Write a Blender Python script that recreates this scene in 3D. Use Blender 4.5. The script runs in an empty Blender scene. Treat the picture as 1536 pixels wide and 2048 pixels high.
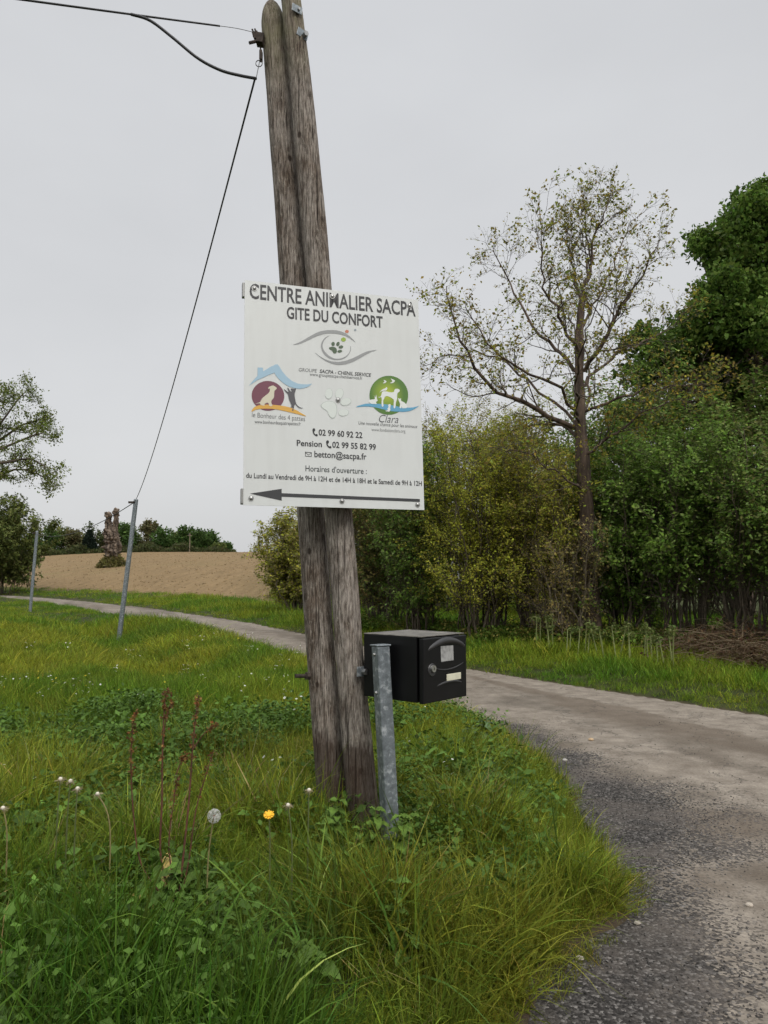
import bpy, bmesh, math, random
import numpy as np
from mathutils import Vector, Matrix, geometry
random.seed(7)
RG = np.random.default_rng(11)
scene = bpy.context.scene
COL = scene.collection

# ------------------------------------------------------------------ camera
F = 1540.0; PITCH = math.atan(131 / F); CAMH = 1.45
CP, SP = math.cos(PITCH), math.sin(PITCH)
camd = bpy.data.cameras.new('camera'); cam = bpy.data.objects.new('camera', camd); COL.objects.link(cam)
cam.location = (0, 0, CAMH); cam.rotation_euler = (math.pi / 2 + PITCH, 0, 0)
camd.sensor_fit = 'VERTICAL'; camd.lens_unit = 'FOV'; camd.angle = 2 * math.atan(1024 / F)
camd.clip_start = 0.05; camd.clip_end = 3000
scene.camera = cam
scene.render.resolution_x, scene.render.resolution_y = 768, 1024

# ------------------------------------------------------------------ sky
SUN_EL, SUN_AZ = math.radians(48), math.radians(155)      # azimuth from +Y, clockwise (behind the camera, to the right)
world = bpy.data.worlds.new('World'); scene.world = world; world.use_nodes = True
nt = world.node_tree; nt.nodes.clear()
def N(nt, t, **k):
    n = nt.nodes.new(t)
    for a, b in k.items(): setattr(n, a, b)
    return n
wo = N(nt, 'ShaderNodeOutputWorld'); bg = N(nt, 'ShaderNodeBackground')
sky = N(nt, 'ShaderNodeTexSky', sky_type='NISHITA', sun_disc=False)
sky.sun_elevation = SUN_EL; sky.sun_rotation = SUN_AZ; sky.dust_density = 5.0; sky.air_density = 1.0
bg2 = N(nt, 'ShaderNodeBackground'); add = N(nt, 'ShaderNodeAddShader')
tc = N(nt, 'ShaderNodeTexCoord'); sx = N(nt, 'ShaderNodeSeparateXYZ'); cr = N(nt, 'ShaderNodeValToRGB')
nz = N(nt, 'ShaderNodeTexNoise'); nz.inputs['Scale'].default_value = 1.6; nz.inputs['Detail'].default_value = 3
nm = N(nt, 'ShaderNodeMath', operation='MULTIPLY_ADD'); nm.inputs[1].default_value = 0.16
nt.links.new(tc.outputs['Generated'], sx.inputs[0]); nt.links.new(tc.outputs['Generated'], nz.inputs['Vector'])
nt.links.new(nz.outputs['Fac'], nm.inputs[0]); nt.links.new(sx.outputs['Z'], nm.inputs[2])
nt.links.new(nm.outputs[0], cr.inputs[0])
e = cr.color_ramp.elements
e[0].position = 0.0; e[0].color = (0.475, 0.482, 0.492, 1)
e[1].position = 1.0; e[1].color = (1.45, 1.47, 1.50, 1)
x = e.new(0.22); x.color = (0.515, 0.518, 0.522, 1)
x = e.new(0.76); x.color = (0.488, 0.496, 0.510, 1)
nt.links.new(sky.outputs[0], bg.inputs[0]); bg.inputs[1].default_value = 0.008
nz2 = N(nt, 'ShaderNodeTexNoise'); nz2.inputs['Scale'].default_value = 2.3; nz2.inputs['Detail'].default_value = 5; mps = N(nt, 'ShaderNodeMapping'); mps.inputs['Scale'].default_value = (1, 1, 2.2)
nt.links.new(tc.outputs['Generated'], mps.inputs[0]); nt.links.new(mps.outputs[0], nz2.inputs['Vector'])
mrs = N(nt, 'ShaderNodeMapRange'); mrs.inputs[1].default_value = .3; mrs.inputs[2].default_value = .7; mrs.inputs[3].default_value = .955; mrs.inputs[4].default_value = 1.045; nt.links.new(nz2.outputs['Fac'], mrs.inputs[0])
vms = N(nt, 'ShaderNodeVectorMath', operation='SCALE'); nt.links.new(cr.outputs[0], vms.inputs[0]); nt.links.new(mrs.outputs[0], vms.inputs['Scale'])
nt.links.new(vms.outputs[0], bg2.inputs[0]); bg2.inputs[1].default_value = 1.0
nt.links.new(bg.outputs[0], add.inputs[0]); nt.links.new(bg2.outputs[0], add.inputs[1])
nt.links.new(add.outputs[0], wo.inputs[0])
sd_ = bpy.data.lights.new('sun', 'SUN'); sun = bpy.data.objects.new('sun', sd_); COL.objects.link(sun)
sd_.energy = 1.5; sd_.angle = math.radians(28); sd_.color = (1, 0.965, 0.91)
sv = Vector((math.sin(SUN_AZ) * math.cos(SUN_EL), math.cos(SUN_AZ) * math.cos(SUN_EL), math.sin(SUN_EL)))
sun.rotation_euler = (-sv).to_track_quat('-Z', 'Y').to_euler(); sun.location = (0, 0, 30)
scene.view_settings.view_transform = 'Standard'; scene.view_settings.look = 'None'
scene.view_settings.exposure = 0.35; scene.view_settings.gamma = 1.0
scene.render.engine = 'CYCLES'
scene.cycles.max_bounces = 4; scene.cycles.diffuse_bounces = 3; scene.cycles.transparent_max_bounces = 6
scene.cycles.glossy_bounces = 2; scene.cycles.use_adaptive_sampling = True; scene.cycles.adaptive_threshold = .03; scene.cycles.transmission_bounces = 3

# ------------------------------------------------------------------ helpers
def ray(px, py):
    u = (px - 768) / F; v = (1024 - py) / F
    return np.array([u, CP - v * SP, SP + v * CP])
O3 = np.array([0, 0, CAMH])
def at(px, py, Y):
    r = ray(px, py); return O3 + r * (Y / r[1])
def sstep(a, b, x):
    t = np.clip((x - a) / (b - a), 0, 1); return t * t * (3 - 2 * t)
_T = np.random.default_rng(5).random((256, 256))
def vnoise(x, y):
    xi = np.floor(x).astype(int); yi = np.floor(y).astype(int); fx = x - xi; fy = y - yi
    fx = fx * fx * (3 - 2 * fx); fy = fy * fy * (3 - 2 * fy)
    g = lambda i, j: _T[(xi + i) & 255, (yi + j) & 255]
    return (g(0, 0) * (1 - fx) + g(1, 0) * fx) * (1 - fy) + (g(0, 1) * (1 - fx) + g(1, 1) * fx) * fy
def fbm(x, y, o=4):
    s = 0; a = .5; n = 0
    for k in range(o):
        s = s + a * vnoise(x * 2 ** k + 17.3 * k, y * 2 ** k + 9.1 * k); n += a; a *= .5
    return s / n
def mesh_np(name, V, faces, mat=None, smooth=False, tint=None):
    """faces: (k,3) or (k,4) int array"""
    V = np.ascontiguousarray(V, dtype=np.float32); faces = np.ascontiguousarray(faces, dtype=np.int32)
    m = bpy.data.meshes.new(name); k = faces.shape[1]
    m.vertices.add(len(V)); m.vertices.foreach_set('co', V.ravel())
    m.loops.add(faces.size); m.loops.foreach_set('vertex_index', faces.ravel())
    m.polygons.add(len(faces)); m.polygons.foreach_set('loop_start', np.arange(0, faces.size, k, dtype=np.int32))
    m.update(calc_edges=True); m.validate()
    if smooth: m.polygons.foreach_set('use_smooth', np.ones(len(faces), dtype=bool))
    if tint is not None:
        a = m.attributes.new('tint', 'FLOAT_COLOR', 'POINT')
        c = np.ones((len(V), 4), dtype=np.float32); c[:, :3] = tint; a.data.foreach_set('color', c.ravel())
    if mat: m.materials.append(mat)
    return m
def link(name, mesh, parent=None, loc=None):
    o = bpy.data.objects.new(name, mesh); COL.objects.link(o)
    if parent is not None: o.parent = parent
    if loc is not None: o.location = loc
    return o
def tag(o, label=None, cat=None, group=None, kind=None):
    if label: o['label'] = label
    if cat: o['category'] = cat
    if group: o['group'] = group
    if kind: o['kind'] = kind
    return o
def thing(name, label, cat, loc=(0, 0, 0), rot=(0, 0, 0), group=None):
    o = bpy.data.objects.new(name, None); COL.objects.link(o); o.empty_display_size = .1
    o.location = tuple(float(v) for v in loc); o.rotation_euler = rot
    return tag(o, label, cat, group)
class MB:
    def __init__(s): s.v = []; s.f = []
    def add(s, v, f):
        n = len(s.v); s.v += [tuple(float(c) for c in p) for p in v]; s.f += [tuple(i + n for i in q) for q in f]; return s
    def box(s, c, sz, rot=None):
        v = [Vector((x * sz[0] / 2, y * sz[1] / 2, z * sz[2] / 2)) for x in (-1, 1) for y in (-1, 1) for z in (-1, 1)]
        if rot is not None: v = [rot @ p for p in v]
        return s.add([p + Vector(c) for p in v], [(0, 1, 3, 2), (4, 6, 7, 5), (0, 4, 5, 1), (2, 3, 7, 6), (0, 2, 6, 4), (1, 5, 7, 3)])
    def cyl(s, a, b, r0, r1=None, n=12):
        r1 = r0 if r1 is None else r1; a = Vector(a); b = Vector(b); d = (b - a).normalized()
        t = Vector((0, 0, 1)) if abs(d.z) < .9 else Vector((1, 0, 0)); u = d.cross(t).normalized(); w = d.cross(u)
        v = []
        for p, r in ((a, r0), (b, r1)):
            v += [p + (u * math.cos(2 * math.pi * i / n) + w * math.sin(2 * math.pi * i / n)) * r for i in range(n)]
        f = [(i, (i + 1) % n, n + (i + 1) % n, n + i) for i in range(n)] + [tuple(range(n))[::-1], tuple(range(n, 2 * n))]
        return s.add(v, f)
    def mesh(s, name, mat, smooth=False, bevel=0):
        m = bpy.data.meshes.new(name); m.from_pydata(s.v, [], s.f); m.materials.append(mat); 
        if bevel:
            bm = bmesh.new(); bm.from_mesh(m)
            bmesh.ops.bevel(bm, geom=bm.edges[:], offset=bevel, segments=2, affect='EDGES', profile=.5)
            bm.to_mesh(m); bm.free()
        if smooth:
            for p in m.polygons: p.use_smooth = True
            m.update()
        return m
    def build(s, name, mat, parent=None, smooth=False, bevel=0):
        return link(name, s.mesh(name, mat, smooth, bevel), parent)
def tubes(P, R, sides):
    """P (m,n,3), R (m,n) -> verts, quads"""
    m, n, _ = P.shape
    T = np.gradient(P, axis=1); T /= np.linalg.norm(T, axis=2, keepdims=True) + 1e-9
    ref = np.zeros_like(T); mean = T.mean(1, keepdims=True); up = np.abs(mean[..., 2:3]) > .85
    ref[:] = np.where(up, np.array([1., 0, 0]), np.array([0, 0, 1.]))
    U = np.cross(T, ref); U /= np.linalg.norm(U, axis=2, keepdims=True) + 1e-9; W = np.cross(T, U)
    a = np.arange(sides) * 2 * np.pi / sides
    V = P[:, :, None, :] + R[:, :, None, None] * (U[:, :, None, :] * np.cos(a)[None, None, :, None] + W[:, :, None, :] * np.sin(a)[None, None, :, None])
    V = V.reshape(-1, 3)
    base = (np.arange(m) * n * sides)[:, None, None]; i = np.arange(n - 1)[None, :, None] * sides; j = np.arange(sides)[None, None, :]; j2 = (j + 1) % sides
    Fq = np.stack([base + i + j, base + i + j2, base + i + sides + j2, base + i + sides + j], -1).reshape(-1, 4)
    return V, Fq
def resample(pts, n):
    pts = np.asarray(pts, float); k = len(pts)
    # catmull-rom through pts
    t = np.linspace(0, k - 1, n); i = np.clip(t.astype(int), 0, k - 2); f = (t - i)[:, None]
    p = lambda j: pts[np.clip(j, 0, k - 1)]
    p0, p1, p2, p3 = p(i - 1), p(i), p(i + 1), p(i + 2)
    return .5 * ((2 * p1) + (-p0 + p2) * f + (2 * p0 - 5 * p1 + 4 * p2 - p3) * f ** 2 + (-p0 + 3 * p1 - 3 * p2 + p3) * f ** 3)
def tube_obj(name, pts, r, mat, parent=None, n=24, sides=8):
    P = resample(pts, n)[None]; r = np.atleast_1d(np.asarray(r, float)); R = np.interp(np.linspace(0, 1, n), np.linspace(0, 1, len(r)), r)[None]
    V, Q = tubes(P, R, sides); return link(name, mesh_np(name, V, Q, mat, True), parent)

# ------------------------------------------------------------------ materials
def mat_new(name):
    m = bpy.data.materials.new(name); m.use_nodes = True; nt = m.node_tree
    return m, nt, nt.nodes['Principled BSDF']
def flat(name, c, rough=.6, metal=0., noise=.0, nscale=20, spec=.5):
    m, nt, b = mat_new(name); b.inputs['Roughness'].default_value = rough; b.inputs['Metallic'].default_value = metal
    b.inputs['Specular IOR Level'].default_value = spec
    if noise:
        t = N(nt, 'ShaderNodeTexCoord'); n = N(nt, 'ShaderNodeTexNoise'); n.inputs['Scale'].default_value = nscale; n.inputs['Detail'].default_value = 6
        r = N(nt, 'ShaderNodeValToRGB'); nt.links.new(t.outputs['Object'], n.inputs['Vector']); nt.links.new(n.outputs['Fac'], r.inputs[0])
        r.color_ramp.elements[0].position = .3; r.color_ramp.elements[1].position = .7
        r.color_ramp.elements[0].color = tuple(v * (1 - noise) for v in c) + (1,); r.color_ramp.elements[1].color = tuple(min(1, v * (1 + noise)) for v in c) + (1,)
        nt.links.new(r.outputs[0], b.inputs['Base Color'])
    else: b.inputs['Base Color'].default_value = tuple(c) + (1,)
    return m
def srgb(r, g, b): 
    f = lambda v: (v / 255 / 12.92) if v <= 10 else ((v / 255 + .055) / 1.055) ** 2.4
    return (f(r), f(g), f(b))
def leaf_mat(name, attr_type='GEOMETRY', trans=.3, rough=.55, spec=.3):
    m = bpy.data.materials.new(name); m.use_nodes = True; nt = m.node_tree; b = nt.nodes['Principled BSDF']; out = nt.nodes['Material Output']
    a = N(nt, 'ShaderNodeAttribute', attribute_type=attr_type, attribute_name='tint')
    b.inputs['Roughness'].default_value = rough; b.inputs['Specular IOR Level'].default_value = spec
    t = N(nt, 'ShaderNodeBsdfTranslucent'); mx = N(nt, 'ShaderNodeMixShader'); mx.inputs[0].default_value = trans
    src = a.outputs['Color']
    if attr_type == 'INSTANCER':      # blades within a tuft differ
        g = N(nt, 'ShaderNodeAttribute', attribute_name='blade'); mm = N(nt, 'ShaderNodeMix', data_type='RGBA', blend_type='MULTIPLY')
        mm.inputs[0].default_value = 1
        nt.links.new(a.outputs['Color'], mm.inputs[6]); nt.links.new(g.outputs['Color'], mm.inputs[7]); src = mm.outputs[2]
    nt.links.new(src, b.inputs['Base Color']); nt.links.new(src, t.inputs['Color'])
    nt.links.new(b.outputs[0], mx.inputs[1]); nt.links.new(t.outputs[0], mx.inputs[2]); nt.links.new(mx.outputs[0], out.inputs[0])
    return m
M_LEAF = leaf_mat('leaf', trans=.45, spec=.12); M_GRASS = leaf_mat('grass_blade', 'INSTANCER', .25, .55, .12)
M_CHIP = leaf_mat('chipping', 'INSTANCER', .0, .85, .3)
def bark_mat(name, c1, c2, scale=14):
    m, nt, b = mat_new(name); b.inputs['Roughness'].default_value = .9
    t = N(nt, 'ShaderNodeTexCoord'); mp = N(nt, 'ShaderNodeMapping'); mp.inputs['Scale'].default_value = (1, 1, .25)
    n = N(nt, 'ShaderNodeTexNoise'); n.inputs['Scale'].default_value = scale; n.inputs['Detail'].default_value = 8
    r = N(nt, 'ShaderNodeValToRGB'); r.color_ramp.elements[0].position = .35; r.color_ramp.elements[1].position = .68
    r.color_ramp.elements[0].color = c1 + (1,); r.color_ramp.elements[1].color = c2 + (1,)
    bp = N(nt, 'ShaderNodeBump'); bp.inputs['Strength'].default_value = .8; bp.inputs['Distance'].default_value = .02
    L = nt.links.new; L(t.outputs['Object'], mp.inputs[0]); L(mp.outputs[0], n.inputs['Vector']); L(n.outputs['Fac'], r.inputs[0]); L(r.outputs[0], b.inputs['Base Color'])
    L(n.outputs['Fac'], bp.inputs['Height']); L(bp.outputs[0], b.inputs['Normal']); return m
M_BARK = bark_mat('bark_oak', (.034, .023, .017), (.15, .105, .076), 10)
M_TWIG = flat('twig', (.075, .058, .042), .85, noise=.4)
M_TWIGP = flat('pale_twig', (.17, .14, .095), .85, noise=.4)
M_STEMD = flat('dark_stem', (.095, .075, .052), .9, noise=.4)

# ------------------------------------------------------------------ terrain
LEFT = np.array([(-3, -12), (-2.2, -5), (-1.2, -1), (-.3, 1.1), (.12, 1.9), (.40, 2.5), (.57, 2.95), (.74, 3.15), (1.02, 3.42), (1.12, 3.75), (1.13, 4.5), (1.2, 5.4), (1.2, 6.4), (.90, 7.9), (.60, 8.6), (-1.47, 13.4), (-4.9, 20.5), (-10.1, 29.5), (-20, 45.5), (-27, 55.5), (-62, 95), (-130, 170)])
RIGHT = np.array([(13, -12), (9.6, -.5), (6.7, 4), (3.99, 8.16), (1.35, 12.28), (-2.16, 20.03), (-4.5, 25.1), (-11.3, 36.8), (-21, 51), (-28.5, 60.5), (-64, 98), (-132, 174)])
POLY = np.vstack([LEFT, RIGHT[::-1]])
def seg_dist(x, y, L, closed=False):
    d = np.full(x.shape, 1e9); n = len(L)
    for i in range(n if closed else n - 1):
        a = L[i]; b = L[(i + 1) % n]; ab = b - a; t = np.clip(((x - a[0]) * ab[0] + (y - a[1]) * ab[1]) / (ab @ ab), 0, 1)
        d = np.minimum(d, np.hypot(x - a[0] - t * ab[0], y - a[1] - t * ab[1]))
    return d
def inside(x, y, P):
    r = np.zeros(x.shape, bool); n = len(P)
    for i in range(n):
        x1, y1 = P[i]; x2, y2 = P[(i + 1) % n]
        if y1 == y2: continue
        c = ((y1 > y) != (y2 > y)) & (x < (x2 - x1) * (y - y1) / (y2 - y1) + x1); r ^= c
    return r
LEFTPOLY = np.vstack([LEFT, [(-2000, 1000), (-2000, -2000), (-3, -2000)]])
def zones(x, y):
    x = np.asarray(x, float); y = np.asarray(y, float)
    ins = inside(x, y, POLY); lf = inside(x, y, LEFTPOLY) & ~ins
    dl = seg_dist(x, y, LEFT); dr = seg_dist(x, y, RIGHT)
    return ins, lf, dl, dr
def height(x, y, full=False):
    x = np.asarray(x, float); y = np.asarray(y, float)
    ins, lf, dl, dr = zones(x, y)
    nn = fbm(x * .9 + 40, y * .9 + 40, 3) - .5; n2 = fbm(x * .13 + 7, y * .13 + 3, 3) - .5
    near = 1 - sstep(6, 10, y)
    hl = .17 * sstep(-.05, .75, dl) + nn * .10 * sstep(.2, 1, dl) + n2 * .25 * sstep(2, 10, dl)
    ditch = np.exp(-((dl - 2.4) / .9) ** 2) * sstep(8, 13, y) * .40
    hl = (hl - ditch) * (1 - .85 * sstep(20, 34, y)) + .02
    wf = 1 - sstep(-5.5, -1.5, x + (y - 20) * .22)          # the field side
    hr = .13 * sstep(-.05, 1.3, dr) + nn * .12 * sstep(.2, 2, dr) + .30 * wf * sstep(.8, 6.5, dr) + .25 * (1 - wf) * sstep(2, 9, dr)
    t = np.clip((dr - 3) / 72, 0, 1); hill = 6.4 * (1 - (1 - t) ** 1.5) * (1 + .5 * sstep(-20, -90, x))
    hr = hr + hill * sstep(2.5, 9, dr) * sstep(-3, -9, x + (y - 26) * .12 - 4)
    h = np.where(ins, -.06 * sstep(0, .12, np.minimum(dl, dr)), np.where(lf, hl, hr))
    h = h - sstep(175, 420, np.hypot(x, y)) * 6
    if full: return h, ins, lf, dl, dr
    return h
def hz(x, y): return float(height(np.array([x]), np.array([y]))[0])
def ground_at(px, py, off=0.):
    r = ray(px, py); t = np.geomspace(1.2, 400, 6000); p = O3[None] + r[None] * t[:, None]
    k = np.argmax(p[:, 2] < height(p[:, 0], p[:, 1]) + off); return p[k] if k else p[-1]
def gap(a, b, d0, growth, dmax):
    o = [a]; d = d0
    while o[-1] < b: o.append(o[-1] + d); d = min(d * growth, dmax)
    return o
ypos = gap(8, 600, .085, 1.03, 25); yneg = [-400, -150, -60, -25, -10, -4, -1]; ymid = list(np.arange(0, 8, .08))
gy = np.array(yneg + ymid + ypos)
xp = gap(2.4, 600, .085, 1.045, 25); gx = np.array([-v for v in xp[::-1]] + list(np.arange(-2.35, 2.38, .075)) + xp)
X, Y = np.meshgrid(gx, gy); Hh, INS, LF, DL, DR = height(X.ravel(), Y.ravel(), True)
V = np.stack([X.ravel(), Y.ravel(), Hh], 1); nx = len(gx); ny = len(gy)
i, j = np.meshgrid(np.arange(nx - 1), np.arange(ny - 1)); q = (j * nx + i).ravel()
Q = np.stack([q, q + 1, q + nx + 1, q + nx], 1)
tint = np.zeros((len(V), 3))
fieldm = ((~INS) & (~LF)) * sstep(4.2, 4.8, DR + (fbm(X.ravel() * .8, Y.ravel() * .8, 3) - .5) * 1.2) * (1 - sstep(-8, 2, X.ravel() + (Y.ravel() - 26) * .12))
tint[:, 0] = fieldm
tint[:, 1] = sstep(.14, .0, np.minimum(DL, DR))
def ground_mat():
    m, nt, b = mat_new('soil_and_field'); L = nt.links.new; b.inputs['Roughness'].default_value = .95; b.inputs['Specular IOR Level'].default_value = .15
    a = N(nt, 'ShaderNodeAttribute', attribute_name='tint'); s = N(nt, 'ShaderNodeSeparateColor'); L(a.outputs['Color'], s.inputs[0])
    t = N(nt, 'ShaderNodeTexCoord'); n1 = N(nt, 'ShaderNodeTexNoise'); n1.inputs['Scale'].default_value = 3.; n1.inputs['Detail'].default_value = 8
    L(t.outputs['Object'], n1.inputs['Vector'])
    g = N(nt, 'ShaderNodeValToRGB'); L(n1.outputs['Fac'], g.inputs[0])
    g.color_ramp.elements[0].position = .35; g.color_ramp.elements[0].color = (.022, .028, .008, 1)
    g.color_ramp.elements[1].position = .7; g.color_ramp.elements[1].color = (.055, .065, .018, 1)
    mp = N(nt, 'ShaderNodeMapping'); mp.inputs['Rotation'].default_value = (0, 0, math.radians(32)); mp.inputs['Scale'].default_value = (1.2, .10, 1)
    L(t.outputs['Object'], mp.inputs[0])
    n2 = N(nt, 'ShaderNodeTexNoise'); n2.inputs['Scale'].default_value = 1.2; n2.inputs['Detail'].default_value = 9; n2.inputs['Roughness'].default_value = .7; L(mp.outputs[0], n2.inputs['Vector'])
    n3 = N(nt, 'ShaderNodeTexNoise'); n3.inputs['Scale'].default_value = 2.6; n3.inputs['Detail'].default_value = 10; n3.inputs['Roughness'].default_value = .75; L(t.outputs['Object'], n3.inputs['Vector'])
    ad = N(nt, 'ShaderNodeMath', operation='MULTIPLY_ADD'); ad.inputs[1].default_value = .6; L(n3.outputs['Fac'], ad.inputs[0])
    ad2 = N(nt, 'ShaderNodeMath', operation='MULTIPLY'); ad2.inputs[1].default_value = .4; L(n2.outputs['Fac'], ad2.inputs[0]); L(ad2.outputs[0], ad.inputs[2])
    f = N(nt, 'ShaderNodeValToRGB'); L(ad.outputs[0], f.inputs[0])
    f.color_ramp.elements[0].position = .36; f.color_ramp.elements[0].color = (.135, .092, .046, 1)
    f.color_ramp.elements[1].position = .64; f.color_ramp.elements[1].color = (.27, .190, .100, 1)
    x = f.color_ramp.elements.new(.5); x.color = (.205, .142, .072, 1)
    # faint green regrowth in patches
    n4 = N(nt, 'ShaderNodeTexNoise'); n4.inputs['Scale'].default_value = .07; n4.inputs['Detail'].default_value = 5; L(t.outputs['Object'], n4.inputs['Vector'])
    r4 = N(nt, 'ShaderNodeMapRange'); r4.inputs[1].default_value = .56; r4.inputs[2].default_value = .75; r4.inputs[4].default_value = .45; L(n4.outputs['Fac'], r4.inputs[0])
    gm = N(nt, 'ShaderNodeMix', data_type='RGBA'); gm.inputs[7].default_value = (.14, .14, .05, 1); L(r4.outputs[0], gm.inputs[0]); L(f.outputs[0], gm.inputs[6])
    mx = N(nt, 'ShaderNodeMix', data_type='RGBA'); L(s.outputs['Red'], mx.inputs[0]); L(g.outputs[0], mx.inputs[6]); L(gm.outputs[2], mx.inputs[7])
    m2 = N(nt, 'ShaderNodeMix', data_type='RGBA'); L(s.outputs['Green'], m2.inputs[0]); L(mx.outputs[2], m2.inputs[6]); m2.inputs[7].default_value = (.075, .055, .038, 1)
    L(m2.outputs[2], b.inputs['Base Color'])
    bp = N(nt, 'ShaderNodeBump'); bp.inputs['Strength'].default_value = .6; bp.inputs['Distance'].default_value = .12; L(n3.outputs['Fac'], bp.inputs['Height']); L(bp.outputs[0], b.inputs['Normal'])
    return m
tag(link('ground', mesh_np('ground', V, Q, ground_mat(), True, tint)), kind='structure')

# ------------------------------------------------------------------ road
def road_cells(x0, x1, y0, y1, d):
    gx = np.arange(x0, x1 + 1e-6, d); gy = np.arange(y0, y1 + 1e-6, d); return gx, gy
ry = np.array(list(np.arange(-11, 1, .5)) + list(np.arange(1, 12, .06)) + gap(12, 95, .08, 1.02, 1.2))
rows = []
NT = 100
def edge_x(L, y):   # x of a boundary at given y
    return np.interp(y, L[:, 1], L[:, 0])
RL = LEFT[np.argsort(LEFT[:, 1])]; RR = RIGHT[np.argsort(RIGHT[:, 1])]
tt = np.linspace(0, 1, NT) ** 1.25
RX = []
for yv in ry:
    a = edge_x(RL, yv) - .55; b = edge_x(RR, yv) + .55
    RX.append(a + (b - a) * tt)
RX = np.array(RX); RYY = np.repeat(ry[:, None], NT, 1)
rx, ryy = RX.ravel(), RYY.ravel(); rins, _, rdl, rdr = zones(rx, ryy)
n_a = fbm(rx * .8 + 3, ryy * .8 + 11, 5); n_b = fbm(rx * 3.1 + 30, ryy * 3.1 + 1, 4); n_c = fbm(rx * .35 + 8, ryy * .35 + 60, 4)
# along-road streaks: rotate into the lane's direction
ca, sa = math.cos(math.radians(24)), math.sin(math.radians(24))
us = rx * ca + ryy * sa; vs = -rx * sa + ryy * ca
bend = us + .15 * np.sin(vs * .5)
streak = fbm(bend * 1.5 + 5, vs * .22 + 2, 4); streak2 = fbm(bend * 4.5 + 50, vs * .3, 3)
# loose dark chippings: a strip by the verge on the left and the whole near apron
edge_w = .22 + .38 * sstep(8.5, 4, ryy)
chip = sstep(edge_w + .7, edge_w - .35, rdl + (n_a - .5) * 1.5 + (n_b - .5) * .6) * (ryy < 12)
apron = sstep(4.1, 1.9, ryy + (rx - 1) * .62 + (n_a - .5) * 4.4 + (n_b - .5) * 1.6)
chip = np.clip(np.maximum(chip, apron), 0, 1) * sstep(11.5, 8, ryy)
dirt = sstep(.46, .66, n_c * .5 + n_b * .3 + streak * .2)
dark = sstep(.46, .62, streak * .5 + streak2 * .25 + n_b * .25) * (.35 + .65 * sstep(.35, .6, n_a))
for mpx, mpy, ma, mb_, mrot in ((1275, 1622, .20, .42, .15), (1440, 1668, .38, .30, .5), (1330, 1462, .30, 1.6, .55), (1180, 1418, .22, 1.5, .5), (1060, 1390, .18, 1.8, .42), (1500, 1512, .25, 1.2, .6)):
    gp = ground_at(mpx, mpy); ddx, ddy = rx - gp[0], ryy - gp[1]; c_, s_ = math.cos(mrot), math.sin(mrot); qa = (ddx * c_ + ddy * s_) / ma; qb = (-ddx * s_ + ddy * c_) / mb_
    dirt = np.maximum(dirt, 1.25 * sstep(1.1, .55, np.hypot(qa, qb) + (n_b - .5) * 1.4 + (n_a - .5) * .8))
rt = np.stack([chip, dirt, dark], 1)
rV = np.stack([rx, ryy, .012 * (n_a - .5) * sstep(0, .4, np.minimum(rdl, rdr))], 1)
i, j = np.meshgrid(np.arange(NT - 1), np.arange(len(ry) - 1)); q = (j * NT + i).ravel()
rQ = np.stack([q, q + 1, q + NT + 1, q + NT], 1)
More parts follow.
